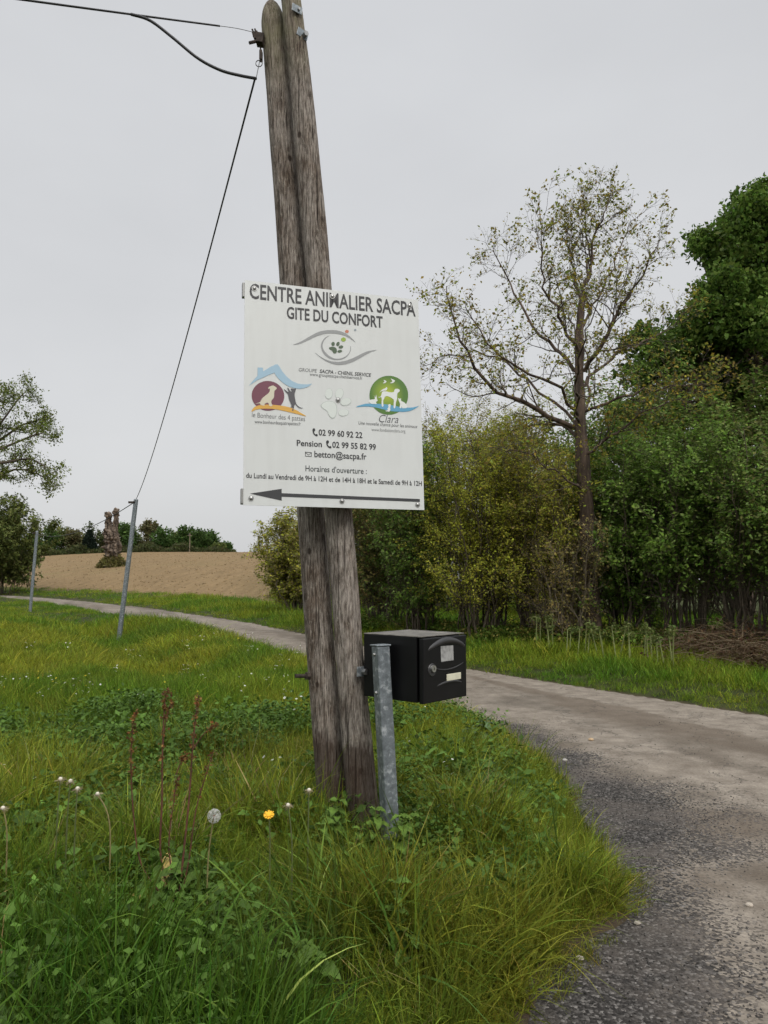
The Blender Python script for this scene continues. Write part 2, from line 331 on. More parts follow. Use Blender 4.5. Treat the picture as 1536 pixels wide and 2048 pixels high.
def road_mat():
    m, nt, b = mat_new('worn_asphalt'); L = nt.links.new; b.inputs['Specular IOR Level'].default_value = .25
    a = N(nt, 'ShaderNodeAttribute', attribute_name='tint'); s = N(nt, 'ShaderNodeSeparateColor'); L(a.outputs['Color'], s.inputs[0])
    t = N(nt, 'ShaderNodeTexCoord')
    def noise(sc, d=6, ro=.6):
        n = N(nt, 'ShaderNodeTexNoise'); n.inputs['Scale'].default_value = sc; n.inputs['Detail'].default_value = d; n.inputs['Roughness'].default_value = ro; L(t.outputs['Object'], n.inputs['Vector']); return n
    fine = noise(60, 4); mid = noise(5, 8, .65)
    ramp = N(nt, 'ShaderNodeValToRGB'); L(mid.outputs['Fac'], ramp.inputs[0])
    ramp.color_ramp.elements[0].position = .32; ramp.color_ramp.elements[0].color = (.165, .138, .110, 1)
    ramp.color_ramp.elements[1].position = .68; ramp.color_ramp.elements[1].color = (.325, .283, .232, 1)
    dk = N(nt, 'ShaderNodeMix', data_type='RGBA'); dk.inputs[7].default_value = (.098, .082, .064, 1); L(ramp.outputs[0], dk.inputs[6])
    dm = N(nt, 'ShaderNodeMath', operation='MULTIPLY'); dm.inputs[1].default_value = .6; L(s.outputs['Blue'], dm.inputs[0]); L(dm.outputs[0], dk.inputs[0])
    br = N(nt, 'ShaderNodeMix', data_type='RGBA'); br.inputs[7].default_value = (.115, .088, .064, 1); L(dk.outputs[2], br.inputs[6]); 
    bm_ = N(nt, 'ShaderNodeMath', operation='MULTIPLY'); bm_.inputs[1].default_value = .5; L(s.outputs['Green'], bm_.inputs[0]); L(bm_.outputs[0], br.inputs[0])
    ck = N(nt, 'ShaderNodeTexVoronoi', feature='DISTANCE_TO_EDGE'); ck.inputs['Scale'].default_value = 1.1; wn = noise(2.5, 6); wv = N(nt, 'ShaderNodeVectorMath', operation='ADD'); L(t.outputs['Object'], wv.inputs[0]); L(wn.outputs['Color'], wv.inputs[1]); L(wv.outputs[0], ck.inputs['Vector'])
    cq = N(nt, 'ShaderNodeMapRange'); cq.inputs[1].default_value = .012; cq.inputs[2].default_value = .004; cq.inputs[3].default_value = 0; cq.inputs[4].default_value = .6; L(ck.outputs['Distance'], cq.inputs[0])
    bc = N(nt, 'ShaderNodeMix', data_type='RGBA'); L(cq.outputs[0], bc.inputs[0]); L(br.outputs[2], bc.inputs[6]); bc.inputs[7].default_value = (.045, .04, .034, 1); br = bc
    vor = N(nt, 'ShaderNodeTexVoronoi'); vor.inputs['Scale'].default_value = 85; L(t.outputs['Object'], vor.inputs['Vector'])
    vs = N(nt, 'ShaderNodeSeparateColor'); L(vor.outputs['Color'], vs.inputs[0])
    cr = N(nt, 'ShaderNodeValToRGB'); L(vs.outputs['Red'], cr.inputs[0])
    e = cr.color_ramp.elements; e[0].position = 0; e[0].color = (.019, .017, .0155, 1); e[1].position = 1; e[1].color = (.215, .20, .185, 1)
    x = e.new(.55); x.color = (.050, .045, .041, 1); x = e.new(.85); x.color = (.105, .097, .09, 1)
    # chips break up along the edge of the patch
    cm = N(nt, 'ShaderNodeMath', operation='MULTIPLY_ADD'); cm.inputs[1].default_value = .7; L(vs.outputs['Green'], cm.inputs[0]); cm.inputs[2].default_value = -.35
    c2 = N(nt, 'ShaderNodeMath', operation='ADD'); L(s.outputs['Red'], c2.inputs[0]); L(cm.outputs[0], c2.inputs[1])
    c3 = N(nt, 'ShaderNodeMapRange'); c3.inputs[1].default_value = .35; c3.inputs[2].default_value = .65; L(c2.outputs[0], c3.inputs[0])
    patch = noise(2.2, 5); pr = N(nt, 'ShaderNodeMapRange'); pr.inputs[1].default_value = .44; pr.inputs[2].default_value = .68; pr.inputs[3].default_value = 0; pr.inputs[4].default_value = .75; L(patch.outputs['Fac'], pr.inputs[0])
    cd = N(nt, 'ShaderNodeMix', data_type='RGBA'); cd.inputs[7].default_value = (.135, .115, .098, 1); L(cr.outputs[0], cd.inputs[6]); L(pr.outputs[0], cd.inputs[0])
    mx = N(nt, 'ShaderNodeMix', data_type='RGBA'); L(c3.outputs[0], mx.inputs[0]); L(br.outputs[2], mx.inputs[6]); L(cd.outputs[2], mx.inputs[7])
    fm = N(nt, 'ShaderNodeMix', data_type='RGBA', blend_type='MULTIPLY'); fm.inputs[0].default_value = .75; L(mx.outputs[2], fm.inputs[6])
    fr = N(nt, 'ShaderNodeValToRGB'); L(fine.outputs['Fac'], fr.inputs[0]); fr.color_ramp.elements[0].position = .3; fr.color_ramp.elements[0].color = (.55, .55, .55, 1); fr.color_ramp.elements[1].position = .65; fr.color_ramp.elements[1].color = (1, 1, 1, 1)
    L(fr.outputs[0], fm.inputs[7]); L(fm.outputs[2], b.inputs['Base Color'])
    b.inputs['Roughness'].default_value = .85
    hm = N(nt, 'ShaderNodeMath', operation='MULTIPLY'); L(vor.outputs['Distance'], hm.inputs[0]); L(c3.outputs[0], hm.inputs[1])
    h2 = N(nt, 'ShaderNodeMath', operation='MULTIPLY_ADD'); L(fine.outputs['Fac'], h2.inputs[0]); h2.inputs[1].default_value = .4; 
    hneg = N(nt, 'ShaderNodeMath', operation='MULTIPLY'); hneg.inputs[1].default_value = -1.2; L(hm.outputs[0], hneg.inputs[0]); L(hneg.outputs[0], h2.inputs[2])
    bp = N(nt, 'ShaderNodeBump'); bp.inputs['Strength'].default_value = .7; bp.inputs['Distance'].default_value = .008; L(h2.outputs[0], bp.inputs['Height']); L(bp.outputs[0], b.inputs['Normal'])
    return m
tag(link('road', mesh_np('road', rV, rQ, road_mat(), True, rt)), kind='structure')

# ------------------------------------------------------------------ sign board
AL = math.radians(17.5); TILT = math.radians(-4)
P0 = at(667, 790, 3.62)
SR = Matrix.Rotation(AL, 4, 'Z') @ Matrix.Rotation(TILT, 4, 'X')
S3 = np.array(SR.to_3x3()); SNV = -S3[:, 1]
def S(px, py):
    r = ray(px, py); t = ((P0 - O3) @ SNV) / (r @ SNV); p = S3.T @ (O3 + r * t - P0); return (p[0], p[2])
cs = [S(490, 560), S(837, 600), S(848, 1020), S(486, 1010)]
su0 = (cs[0][0] + cs[3][0]) / 2; su1 = (cs[1][0] + cs[2][0]) / 2; sw0 = (cs[2][1] + cs[3][1]) / 2; sw1 = (cs[0][1] + cs[1][1]) / 2
sign = thing('sign_board', 'white rectangular sign with black French lettering and animal logos, on the wooden pole', 'sign', P0, SR.to_euler())
def sign_mat():
    m, nt, b = mat_new('white_sign_enamel'); L = nt.links.new; b.inputs['Roughness'].default_value = .38
    t = N(nt, 'ShaderNodeTexCoord'); n = N(nt, 'ShaderNodeTexNoise'); n.inputs['Scale'].default_value = 5; n.inputs['Detail'].default_value = 8; L(t.outputs['Object'], n.inputs['Vector'])
    mp = N(nt, 'ShaderNodeMapping'); mp.inputs['Scale'].default_value = (14, 1, 1.2); L(t.outputs['Object'], mp.inputs[0])
    n2 = N(nt, 'ShaderNodeTexNoise'); n2.inputs['Scale'].default_value = 2; n2.inputs['Detail'].default_value = 6; L(mp.outputs[0], n2.inputs['Vector'])
    mm = N(nt, 'ShaderNodeMath', operation='MULTIPLY'); L(n.outputs['Fac'], mm.inputs[0]); L(n2.outputs['Fac'], mm.inputs[1])
    r = N(nt, 'ShaderNodeValToRGB'); L(mm.outputs[0], r.inputs[0]); r.color_ramp.elements[0].position = .1; r.color_ramp.elements[0].color = (.57, .585, .572, 1)
    r.color_ramp.elements[1].position = .3; r.color_ramp.elements[1].color = (.60, .618, .606, 1); L(r.outputs[0], b.inputs['Base Color']); return m
M_SIGN = sign_mat(); M_EDGE = flat('sign_edge_grey', (.42, .43, .42), .5, .3, .2, 30); M_RAIL = flat('rail_grey', (.30, .30, .29), .5, .4, .25, 25)
TH = .004
MB().box(((su0 + su1) / 2, TH / 2, (sw0 + sw1) / 2), (su1 - su0, TH, sw1 - sw0)).build('panel', M_SIGN, sign)
for wz in (sw1 - .045, sw0 + .042):
    mb = MB(); x0, x1 = su0 - .010, su1 - .012; h = .036
    mb.box(((x0 + x1) / 2, TH + .0145, wz), (x1 - x0, .026, 2 * h)); mb.build('mounting_rail', M_RAIL, sign, bevel=.003)
for ux in (-.11, .03):
    MB().box((ux, TH + .0275 + .034, sw0 + .042), (.05, .068, .05)).build('standoff', M_RAIL, sign, bevel=.002)
PR = {}
def ink(c, rough=.45):
    k = tuple(c)
    if k not in PR: PR[k] = flat('print_' + '_'.join(map(str, c)), srgb(*c), rough)
    return PR[k]
def poly_mesh(name, loops, mat, layer, parent=sign):
    """loops: outlines in sign coordinates (u,w); each filled"""
    v, f = [], []
    for lp in loops:
        n = len(v); v += [(p[0], -.0006 - .0005 * layer, p[1]) for p in lp]
        for t in geometry.tessellate_polygon([[Vector((p[0], p[1], 0)) for p in lp]]): f.append(tuple(i + n for i in t))
    m = bpy.data.meshes.new(name); m.from_pydata(v, [], f); m.materials.append(mat)
    return link(name, m, parent)
def smooth_loop(p, n=3):
    p = np.array(p, float); o = []; k = len(p)
    for i in range(k):
        p0, p1, p2, p3 = p[i - 1], p[i], p[(i + 1) % k], p[(i + 2) % k]
        for s in range(n):
            t = s / n; o.append(.5 * (2 * p1 + (-p0 + p2) * t + (2 * p0 - 5 * p1 + 4 * p2 - p3) * t * t * .75 + (-p0 + 3 * p1 - 3 * p2 + p3) * t ** 3 * .75 + (2 * p0 - 5 * p1 + 4 * p2 - p3) * .25 * t * t * 0))
    return o
def zr(ox, oy, sc): return lambda p: S(ox + p[0] * sc, oy + p[1] * sc)
Z0 = zr(460, 530, 420 / 1536); Z1 = zr(490, 720, 150 / 1536); Z2 = zr(570, 650, 190 / 1536); Z3 = zr(630, 740, 220 / 1536)
def ell(cx, cy, a, b, rot=0, n=36):
    c, s = math.cos(rot), math.sin(rot)
    return [(cx + a * math.cos(t) * c - b * math.sin(t) * s, cy + a * math.cos(t) * s + b * math.sin(t) * c) for t in np.linspace(0, 2 * math.pi, n, endpoint=False)]
def shape(name, z, loops, col, layer): return poly_mesh(name, [[z(p) for p in lp] for lp in loops], col if hasattr(col, 'name') else ink(col), layer)
# text
def text_geo(s, bold, shear, width_hint=1):
    cu = bpy.data.curves.new('t', 'FONT'); cu.body = s; cu.size = 1; cu.offset = bold; cu.shear = shear; cu.resolution_u = 3; cu.space_word = 1.0
    o = bpy.data.objects.new('t', cu); COL.objects.link(o); dg = bpy.context.evaluated_depsgraph_get(); me = o.evaluated_get(dg).to_mesh()
    v = np.array([p.co[:2] for p in me.vertices]); f = [tuple(p.vertices) for p in me.polygons]
    o.evaluated_get(dg).to_mesh_clear(); bpy.data.objects.remove(o); bpy.data.curves.remove(cu); return v, f
CAPV, _ = text_geo('H', 0, 0); CAP = CAPV[:, 1].max()
def text(s, a, b, cap, col=(32, 34, 36), bold=0., shear=0., layer=1, z=Z0):
    v, f = text_geo(s, bold, shear); A = np.array(z(a)); B = np.array(z(b)); C = np.array(z((a[0], a[1] - cap)))
    d = (B - A); Ln = np.linalg.norm(d); d /= Ln; h = abs(C[1] - A[1]); up = np.array([-d[1], d[0]])
    x0, x1 = v[:, 0].min(), v[:, 0].max(); ux = (v[:, 0] - x0) / (x1 - x0) * Ln; uy = v[:, 1] / CAP * h
    p = A + ux[:, None] * d + uy[:, None] * up
    m = bpy.data.meshes.new('lettering'); m.from_pydata([(q[0], -.0006 - .0005 * layer, q[1]) for q in p], [], f); m.materials.append(ink(col)); return link('lettering', m, sign)
BK = (30, 31, 34)
text('CENTRE ANIMALIER SACPA', (143, 242), (1358, 376), 105, BK, .017)
text('GITE DU CONFORT', (415, 389), (1118, 459), 82, BK, .022)
text('GROUPE', (503, 778), (637, 787), 25, (70, 72, 74), -.004, .2)
text('SACPA - CHENIL SERVICE', (655, 789), (1033, 818), 25, (40, 42, 44), .016, .2)
text('www.groupesacpa-chenilservice.fr', (583, 810), (968, 839), 24, (85, 87, 88))
text('le Bonheur des 4 pattes', (160, 1112), (548, 1143), 36, (85, 86, 88), -.008)
text('www.bonheurdesquatrepattes.fr', (180, 1158), (518, 1174), 25, (75, 77, 78))
text('Clara', (1090, 1150), (1232, 1157), 56, (70, 72, 76), -.006, .35)
text('Une nouvelle chance pour les animaux', (940, 1166), (1372, 1194), 24, (75, 77, 78), 0, .2)
text('www.fondationclara.org', (1035, 1215), (1282, 1227), 24, (115, 117, 116), -.004)
text('02 99 60 92 22', (648, 1245), (968, 1266), 42, BK, .020)
text('Pension', (488, 1322), (672, 1331), 42, BK, .018)
text('02 99 55 82 99', (748, 1335), (1067, 1353), 42, BK, .020)
text('betton@sacpa.fr', (617, 1405), (998, 1424), 45, BK, .014)
text("Horaires d'ouverture :", (552, 1508), (1000, 1529), 42, (52, 60, 60), .006)
text('du Lundi au Vendredi de 9H à 12H et de 14H à 18H et le Samedi de 9H à 12H', (118, 1556), (1403, 1616), 36, BK, .014)
shape('arrow', Z0, [[(145, 1672), (378, 1637), (378, 1669), (1388, 1712), (1388, 1733), (378, 1695), (378, 1724)]], (48, 49, 51), 1)
hs = [(4, 2), (14, 0), (20, 8), (18, 20), (12, 24), (14, 34), (22, 44), (30, 40), (38, 48), (37, 56), (28, 58), (16, 52), (5, 38), (1, 22), (0, 10)]
for ox, oy in ((603, 1195), (703, 1283)): shape('telephone_symbol', Z0, [smooth_loop([(ox + a, oy + b) for a, b in hs])], BK, 1)
shape('envelope_symbol', Z0, [[(549, 1367), (597, 1370), (597, 1374), (553, 1371)], [(549, 1396), (597, 1399), (597, 1403), (549, 1400)], [(549, 1367), (553, 1367), (553, 1400), (549, 1400)], [(593, 1370), (597, 1370), (597, 1403), (593, 1403)], [(552, 1370), (573, 1388), (594, 1373), (594, 1377), (573, 1392), (552, 1375)]], (50, 52, 54), 1)
# eye emblem
G1 = (140, 142, 142)
shape('eye_emblem', Z2, [smooth_loop(l) for l in ([(130, 322), (230, 280), (350, 215), (480, 140), (600, 97), (740, 83), (880, 98), (1000, 150), (1080, 215), (1140, 280), (1060, 225), (980, 182), (880, 150), (760, 137), (640, 145), (520, 180), (400, 235), (280, 290), (200, 315)],
    [(480, 445), (570, 510), (680, 565), (790, 592), (900, 592), (1020, 565), (1140, 515), (1260, 455), (1370, 418), (1482, 405), (1400, 432), (1290, 490), (1180, 555), (1060, 610), (950, 640), (840, 643), (730, 615), (620, 560), (540, 500)],
    [(735, 168), (680, 185), (620, 235), (586, 300), (582, 360), (610, 440), (665, 505), (740, 550), (850, 566), (960, 540), (1040, 460), (1064, 390), (1055, 335), (1054, 400), (1020, 470), (950, 522), (860, 545), (770, 530), (670, 460), (612, 370), (614, 300), (640, 240), (690, 192)])], G1, 1)
shape('paw_print', Z2, [ell(777, 307, 28, 33), ell(856, 308, 26, 36, .45), ell(903, 357, 38, 25, -.25), ell(885, 425, 39, 22, -.15), smooth_loop([(710, 375), (740, 355), (790, 355), (825, 375), (838, 410), (830, 450), (800, 462), (775, 445), (760, 415), (730, 400)])], (66, 86, 60), 1)
shape('green_dot', Z2, [ell(945, 235, 40, 34)], (140, 165, 52), 1)
shape('orange_dot', Z2, [ell(1000, 105, 31, 26)], (186, 112, 84), 1)
shape('grey_dot', Z2, [ell(1135, 80, 20, 18)], (140, 150, 156), 1)
# house emblem
shape('house_emblem', Z1, [[(78, 530), (160, 430), (255, 325), (258, 155), (365, 158), (372, 235), (500, 155), (620, 95), (662, 90), (700, 130), (760, 230), (850, 340), (960, 430), (1080, 485), (1180, 500), (1290, 500), (1380, 482), (1310, 540), (1220, 575), (1120, 592), (1020, 580), (900, 545), (790, 480), (700, 400), (640, 330), (600, 265), (480, 310), (360, 365), (240, 420), (150, 480)]], (150, 180, 198), 2)
shape('maroon_disc', Z1, [ell(470, 735, 335, 305, .12, 64)], (106, 54, 70), 1)
shape('dog_silhouette', Z1, [smooth_loop([(195, 905), (290, 872), (320, 840), (350, 790), (400, 745), (470, 690), (503, 640), (508, 600), (490, 588), (475, 600), (482, 562), (520, 540), (570, 525), (610, 545), (645, 570), (642, 600), (610, 620), (597, 680), (590, 770), (547, 820), (540, 885), (562, 922), (545, 945), (505, 945), (490, 925), (478, 885), (450, 880), (400, 905), (402, 935), (350, 930), (310, 912), (300, 888)])], (200, 194, 172), 3)
shape('orange_swoosh', Z1, [smooth_loop([(133, 1065), (160, 1000), (220, 950), (320, 925), (430, 915), (560, 918), (700, 932), (850, 955), (1000, 1005), (1120, 1070), (1252, 1152), (1100, 1115), (950, 1080), (800, 1045), (620, 1010), (450, 998), (300, 1003), (200, 1030)])], (206, 158, 66), 2)
shape('cat_silhouette', Z1, [smooth_loop([(790, 595), (840, 630), (884, 662), (888, 640), (865, 580), (885, 575), (915, 622), (945, 652), (950, 630), (932, 588), (1000, 592), (1042, 585), (1030, 640), (1015, 700), (1020, 770), (1040, 870), (1060, 915), (1100, 955), (1150, 978), (1195, 984), (1150, 992), (1090, 970), (1050, 932), (1028, 905), (1000, 960), (990, 1035), (960, 1035), (975, 1010), (970, 975), (925, 975), (955, 945), (930, 880), (900, 800), (880, 710), (835, 660)])], (76, 74, 78), 4)
# pale paw
pads = [ell(192, 333, 54, 76, .1), ell(340, 333, 58, 78, .25), ell(430, 445, 78, 54, -.25), ell(400, 597, 74, 50, -.15), smooth_loop([(80, 490), (150, 440), (220, 435), (280, 460), (307, 530), (302, 610), (272, 670), (230, 675), (190, 630), (170, 580), (110, 540)])]
def shrink(l, k, dx, dy):
    c = np.mean(np.array(l), 0); return [tuple(c + (np.array(p) - c) * k + (dx, dy)) for p in l]
shape('pale_paw_outline', Z3, pads, (180, 188, 182), 1)
shape('pale_paw_fill', Z3, [shrink(l, .92, -2, -2) for l in pads], (204, 210, 205), 2)
# green emblem
def green_mat():
    m, nt, b = mat_new('print_green_disc'); L = nt.links.new; b.inputs['Roughness'].default_value = .45
    c = Z3((1010, 330)); t = N(nt, 'ShaderNodeTexCoord'); vm = N(nt, 'ShaderNodeVectorMath', operation='DISTANCE'); vm.inputs[1].default_value = (c[0], -.0011, c[1])
    L(t.outputs['Object'], vm.inputs[0]); mr = N(nt, 'ShaderNodeMapRange'); mr.inputs[2].default_value = .085; L(vm.outputs['Value'], mr.inputs[0])
    r = N(nt, 'ShaderNodeValToRGB'); L(mr.outputs[0], r.inputs[0]); r.color_ramp.elements[0].color = srgb(176, 186, 40) + (1,); r.color_ramp.elements[1].color = srgb(72, 112, 36) + (1,)
    x = r.color_ramp.elements.new(.5); x.color = srgb(128, 152, 36) + (1,); L(r.outputs[0], b.inputs['Base Color']); return m
shape('green_disc', Z3, [ell(1030, 353, 270, 272, 0, 64)], green_mat(), 1)
shape('blue_swoosh', Z3, [smooth_loop([(570, 520), (650, 485), (750, 470), (900, 475), (1020, 485), (1150, 510), (1280, 525), (1380, 520), (1450, 500), (1380, 550), (1290, 580), (1180, 583), (1060, 575), (950, 550), (850, 525), (760, 512), (660, 512)])], (88, 152, 184), 2)
WH = (214, 218, 214)
shape('animal_silhouettes', Z3, [smooth_loop(l) for l in ([(880, 380), (915, 372), (930, 320), (960, 298), (1030, 310), (1090, 312), (1105, 285), (1125, 265), (1165, 268), (1182, 290), (1165, 312), (1148, 330), (1145, 400), (1130, 450), (1120, 525), (1095, 525), (1100, 440), (1080, 400), (1000, 365), (965, 400), (950, 440), (955, 505), (930, 505), (930, 430), (925, 385), (900, 387)],
    [(750, 440), (780, 415), (832, 410), (820, 350), (840, 385), (850, 345), (862, 400), (872, 430), (850, 445), (860, 475), (830, 475), (780, 470)],
    [(1160, 395), (1180, 405), (1198, 395), (1200, 430), (1240, 450), (1275, 490), (1285, 525), (1240, 535), (1215, 530), (1210, 502), (1204, 530), (1180, 530), (1186, 480), (1170, 440)],
    [(1020, 490), (1045, 478), (1055, 490), (1048, 530), (1050, 550), (1040, 580), (1010, 580), (975, 574), (1010, 565), (1010, 540), (1025, 520)])], WH, 3)
shape('bird_silhouettes', Z3, [smooth_loop([(890, 330), (930, 280), (975, 260), (990, 243), (1007, 250), (1000, 282), (970, 290), (925, 300)]), [(942, 188), (970, 166), (952, 140), (985, 150), (998, 160), (985, 180), (965, 188)], [(1042, 186), (1080, 162), (1055, 120), (1100, 140), (1117, 155), (1100, 175), (1070, 188)]], WH, 4)
M_STEEL = flat('bolt_steel', (.36, .36, .35), .35, .85, .2, 60)
for p in ((178, 172), (748, 230), (1312, 298), (790, 988), (154, 1706), (819, 1727), (1372, 1753)):
    u, w = Z0(p); bm = bmesh.new(); bmesh.ops.create_uvsphere(bm, u_segments=14, v_segments=8, radius=.0105)
    for v in bm.verts: v.co = Vector((v.co.x + u, v.co.y * .75 - .001, v.co.z + w))
    mm = bpy.data.meshes.new('bolt_head'); bm.to_mesh(mm); bm.free(); mm.materials.append(M_STEEL)
    for pp in mm.polygons: pp.use_smooth = True
    link('bolt_head', mm, sign)
    MB().cyl((u, -.0005, w), (u, -.0032, w), .0125, n=16).build('washer', M_STEEL, sign)

# ------------------------------------------------------------------ wooden pole pair
def wood_mat():
    m, nt, b = mat_new('weathered_pole_wood'); L = nt.links.new; b.inputs['Roughness'].default_value = .9; b.inputs['Specular IOR Level'].default_value = .2
    t = N(nt, 'ShaderNodeTexCoord')
    def mp(sc): 
        n = N(nt, 'ShaderNodeMapping'); n.inputs['Scale'].default_value = sc; n.inputs['Rotation'].default_value = (0, math.radians(4.8), 0); L(t.outputs['Object'], n.inputs[0]); return n
    def nz(sc, map_, d=8, ro=.65):
        n = N(nt, 'ShaderNodeTexNoise'); n.inputs['Scale'].default_value = sc; n.inputs['Detail'].default_value = d; n.inputs['Roughness'].default_value = ro; L(map_.outputs[0], n.inputs['Vector']); return n
    grain = nz(150, mp((1, 1, .085)), 8, .74); patch = nz(9, mp((1, 1, .45)), 8, .7); fleck = nz(90, mp((1, 1, .3)), 5, .7); crackn = nz(55, mp((1, 1, .018)), 3, .5)
    # pale grey weathering over brown heart colour
    base = N(nt, 'ShaderNodeValToRGB'); L(grain.outputs['Fac'], base.inputs[0])
    e = base.color_ramp.elements; e[0].position = .40; e[0].color = (.040, .030, .023, 1); e[1].position = .64; e[1].color = (.25, .20, .16, 1); x = e.new(.5); x.color = (.110, .084, .064, 1)
    grey = N(nt, 'ShaderNodeValToRGB'); L(grain.outputs['Fac'], grey.inputs[0])
    e = grey.color_ramp.elements; e[0].position = .40; e[0].color = (.085, .070, .057, 1); e[1].position = .62; e[1].color = (.42, .375, .33, 1)
    pm = N(nt, 'ShaderNodeMapRange'); pm.inputs[1].default_value = .38; pm.inputs[2].default_value = .56; L(patch.outputs['Fac'], pm.inputs[0])
    mx = N(nt, 'ShaderNodeMix', data_type='RGBA'); L(pm.outputs[0], mx.inputs[0]); L(base.outputs[0], mx.inputs[6]); L(grey.outputs[0], mx.inputs[7])
    # lichen flecks
    fm = N(nt, 'ShaderNodeMapRange'); fm.inputs[1].default_value = .57; fm.inputs[2].default_value = .66; fm.inputs[4].default_value = .6; L(fleck.outputs['Fac'], fm.inputs[0])
    m2 = N(nt, 'ShaderNodeMix', data_type='RGBA'); L(fm.outputs[0], m2.inputs[0]); L(mx.outputs[2], m2.inputs[6]); m2.inputs[7].default_value = (.42, .38, .32, 1)
    # drying checks
    cm = N(nt, 'ShaderNodeMapRange'); cm.inputs[1].default_value = .375; cm.inputs[2].default_value = .315; cm.inputs[3].default_value = 0; cm.inputs[4].default_value = .9; L(crackn.outputs['Fac'], cm.inputs[0])
    m3 = N(nt, 'ShaderNodeMix', data_type='RGBA'); L(cm.outputs[0], m3.inputs[0]); L(m2.outputs[2], m3.inputs[6]); m3.inputs[7].default_value = (.022, .016, .012, 1)
    # knots and nail holes
    kv = N(nt, 'ShaderNodeTexVoronoi'); kv.inputs['Scale'].default_value = 9; km = mp((1, 1, .7)); L(km.outputs[0], kv.inputs['Vector'])
    kr = N(nt, 'ShaderNodeMapRange'); kr.inputs[1].default_value = .13; kr.inputs[2].default_value = .08; kr.inputs[3].default_value = 0; kr.inputs[4].default_value = .85; L(kv.outputs['Distance'], kr.inputs[0])
    mk = N(nt, 'ShaderNodeMix', data_type='RGBA'); L(kr.outputs[0], mk.inputs[0]); L(m3.outputs[2], mk.inputs[6]); mk.inputs[7].default_value = (.03, .02, .014, 1); m3 = mk
    # tar soaked foot with a ragged edge
    sx = N(nt, 'ShaderNodeSeparateXYZ'); L(t.outputs['Object'], sx.inputs[0])
    edge = nz(9, mp((1, 1, .5)), 4); em = N(nt, 'ShaderNodeMath', operation='MULTIPLY_ADD'); em.inputs[1].default_value = .35; L(edge.outputs['Fac'], em.inputs[0]); L(sx.outputs['Z'], em.inputs[2])
    er = N(nt, 'ShaderNodeMapRange'); er.inputs[1].default_value = .70; er.inputs[2].default_value = .63; er.inputs[3].default_value = 0; er.inputs[4].default_value = .72; L(em.outputs[0], er.inputs[0])
    m4 = N(nt, 'ShaderNodeMix', data_type='RGBA'); L(er.outputs[0], m4.inputs[0]); L(m3.outputs[2], m4.inputs[6]); m4.inputs[7].default_value = (.045, .028, .019, 1)
    # algae on the far top of the taller pole
    ar = N(nt, 'ShaderNodeMapRange'); ar.inputs[1].default_value = 3.75; ar.inputs[2].default_value = 4.05; ar.inputs[4].default_value = .55; L(sx.outputs['Z'], ar.inputs[0])
    am = N(nt, 'ShaderNodeMath', operation='MULTIPLY'); L(ar.outputs[0], am.inputs[0]); L(pm.outputs[0], am.inputs[1])
    m5 = N(nt, 'ShaderNodeMix', data_type='RGBA'); L(am.outputs[0], m5.inputs[0]); L(m4.outputs[2], m5.inputs[6]); m5.inputs[7].default_value = (.17, .16, .07, 1)
    L(m5.outputs[2], b.inputs['Base Color'])
    bp = N(nt, 'ShaderNodeBump'); bp.inputs['Strength'].default_value = .9; bp.inputs['Distance'].default_value = .006; L(grain.outputs['Fac'], bp.inputs['Height'])
    bp2 = N(nt, 'ShaderNodeBump', invert=True); bp2.inputs['Strength'].default_value = 1; bp2.inputs['Distance'].default_value = .006; L(cm.outputs[0], bp2.inputs['Height']); L(bp.outputs[0], bp2.inputs['Normal'])
    L(bp2.outputs[0], b.inputs['Normal']); return m
M_WOOD = wood_mat()
YL, YR = 3.84, 3.75
LP = [(667, 1620, .073), (643, 1322, .070), (622, 1020, .068), (605, 790, .071), (588, 567, .072), (577, 425, .070), (565, 283, .067), (554, 142, .065), (545, 28, .063), (543, 4, .062)]
RP = [(727, 1625, .077), (700, 1322, .066), (677, 1020, .066), (657, 790, .064), (638.5, 567, .062), (624, 411, .063), (611, 270, .060), (599, 142, .054), (587, 43, .0515), (582, 0, .050)]
lc = [at(a, b, YL) for a, b, _ in LP]; rc = [at(a, b, YR) for a, b, _ in RP]
lr = [.078] + [q[2] for q in LP]; rr_ = [.083] + [q[2] for q in RP] + [.047]
lc = [lc[0] + (lc[0] - lc[1]) * .8] + lc; rc = [rc[0] + (rc[0] - rc[1]) * .8] + rc + [rc[-1] + (rc[-1] - rc[-3]) * 4]
PB = np.array([lc[0][0] * .5 + rc[0][0] * .5, 3.72, 0]); pz = hz(PB[0], PB[1]); PB[2] = pz
pole = thing('utility_pole', 'two weathered grey brown wooden poles bolted together, leaning left and carrying the white sign', 'utility pole', PB)
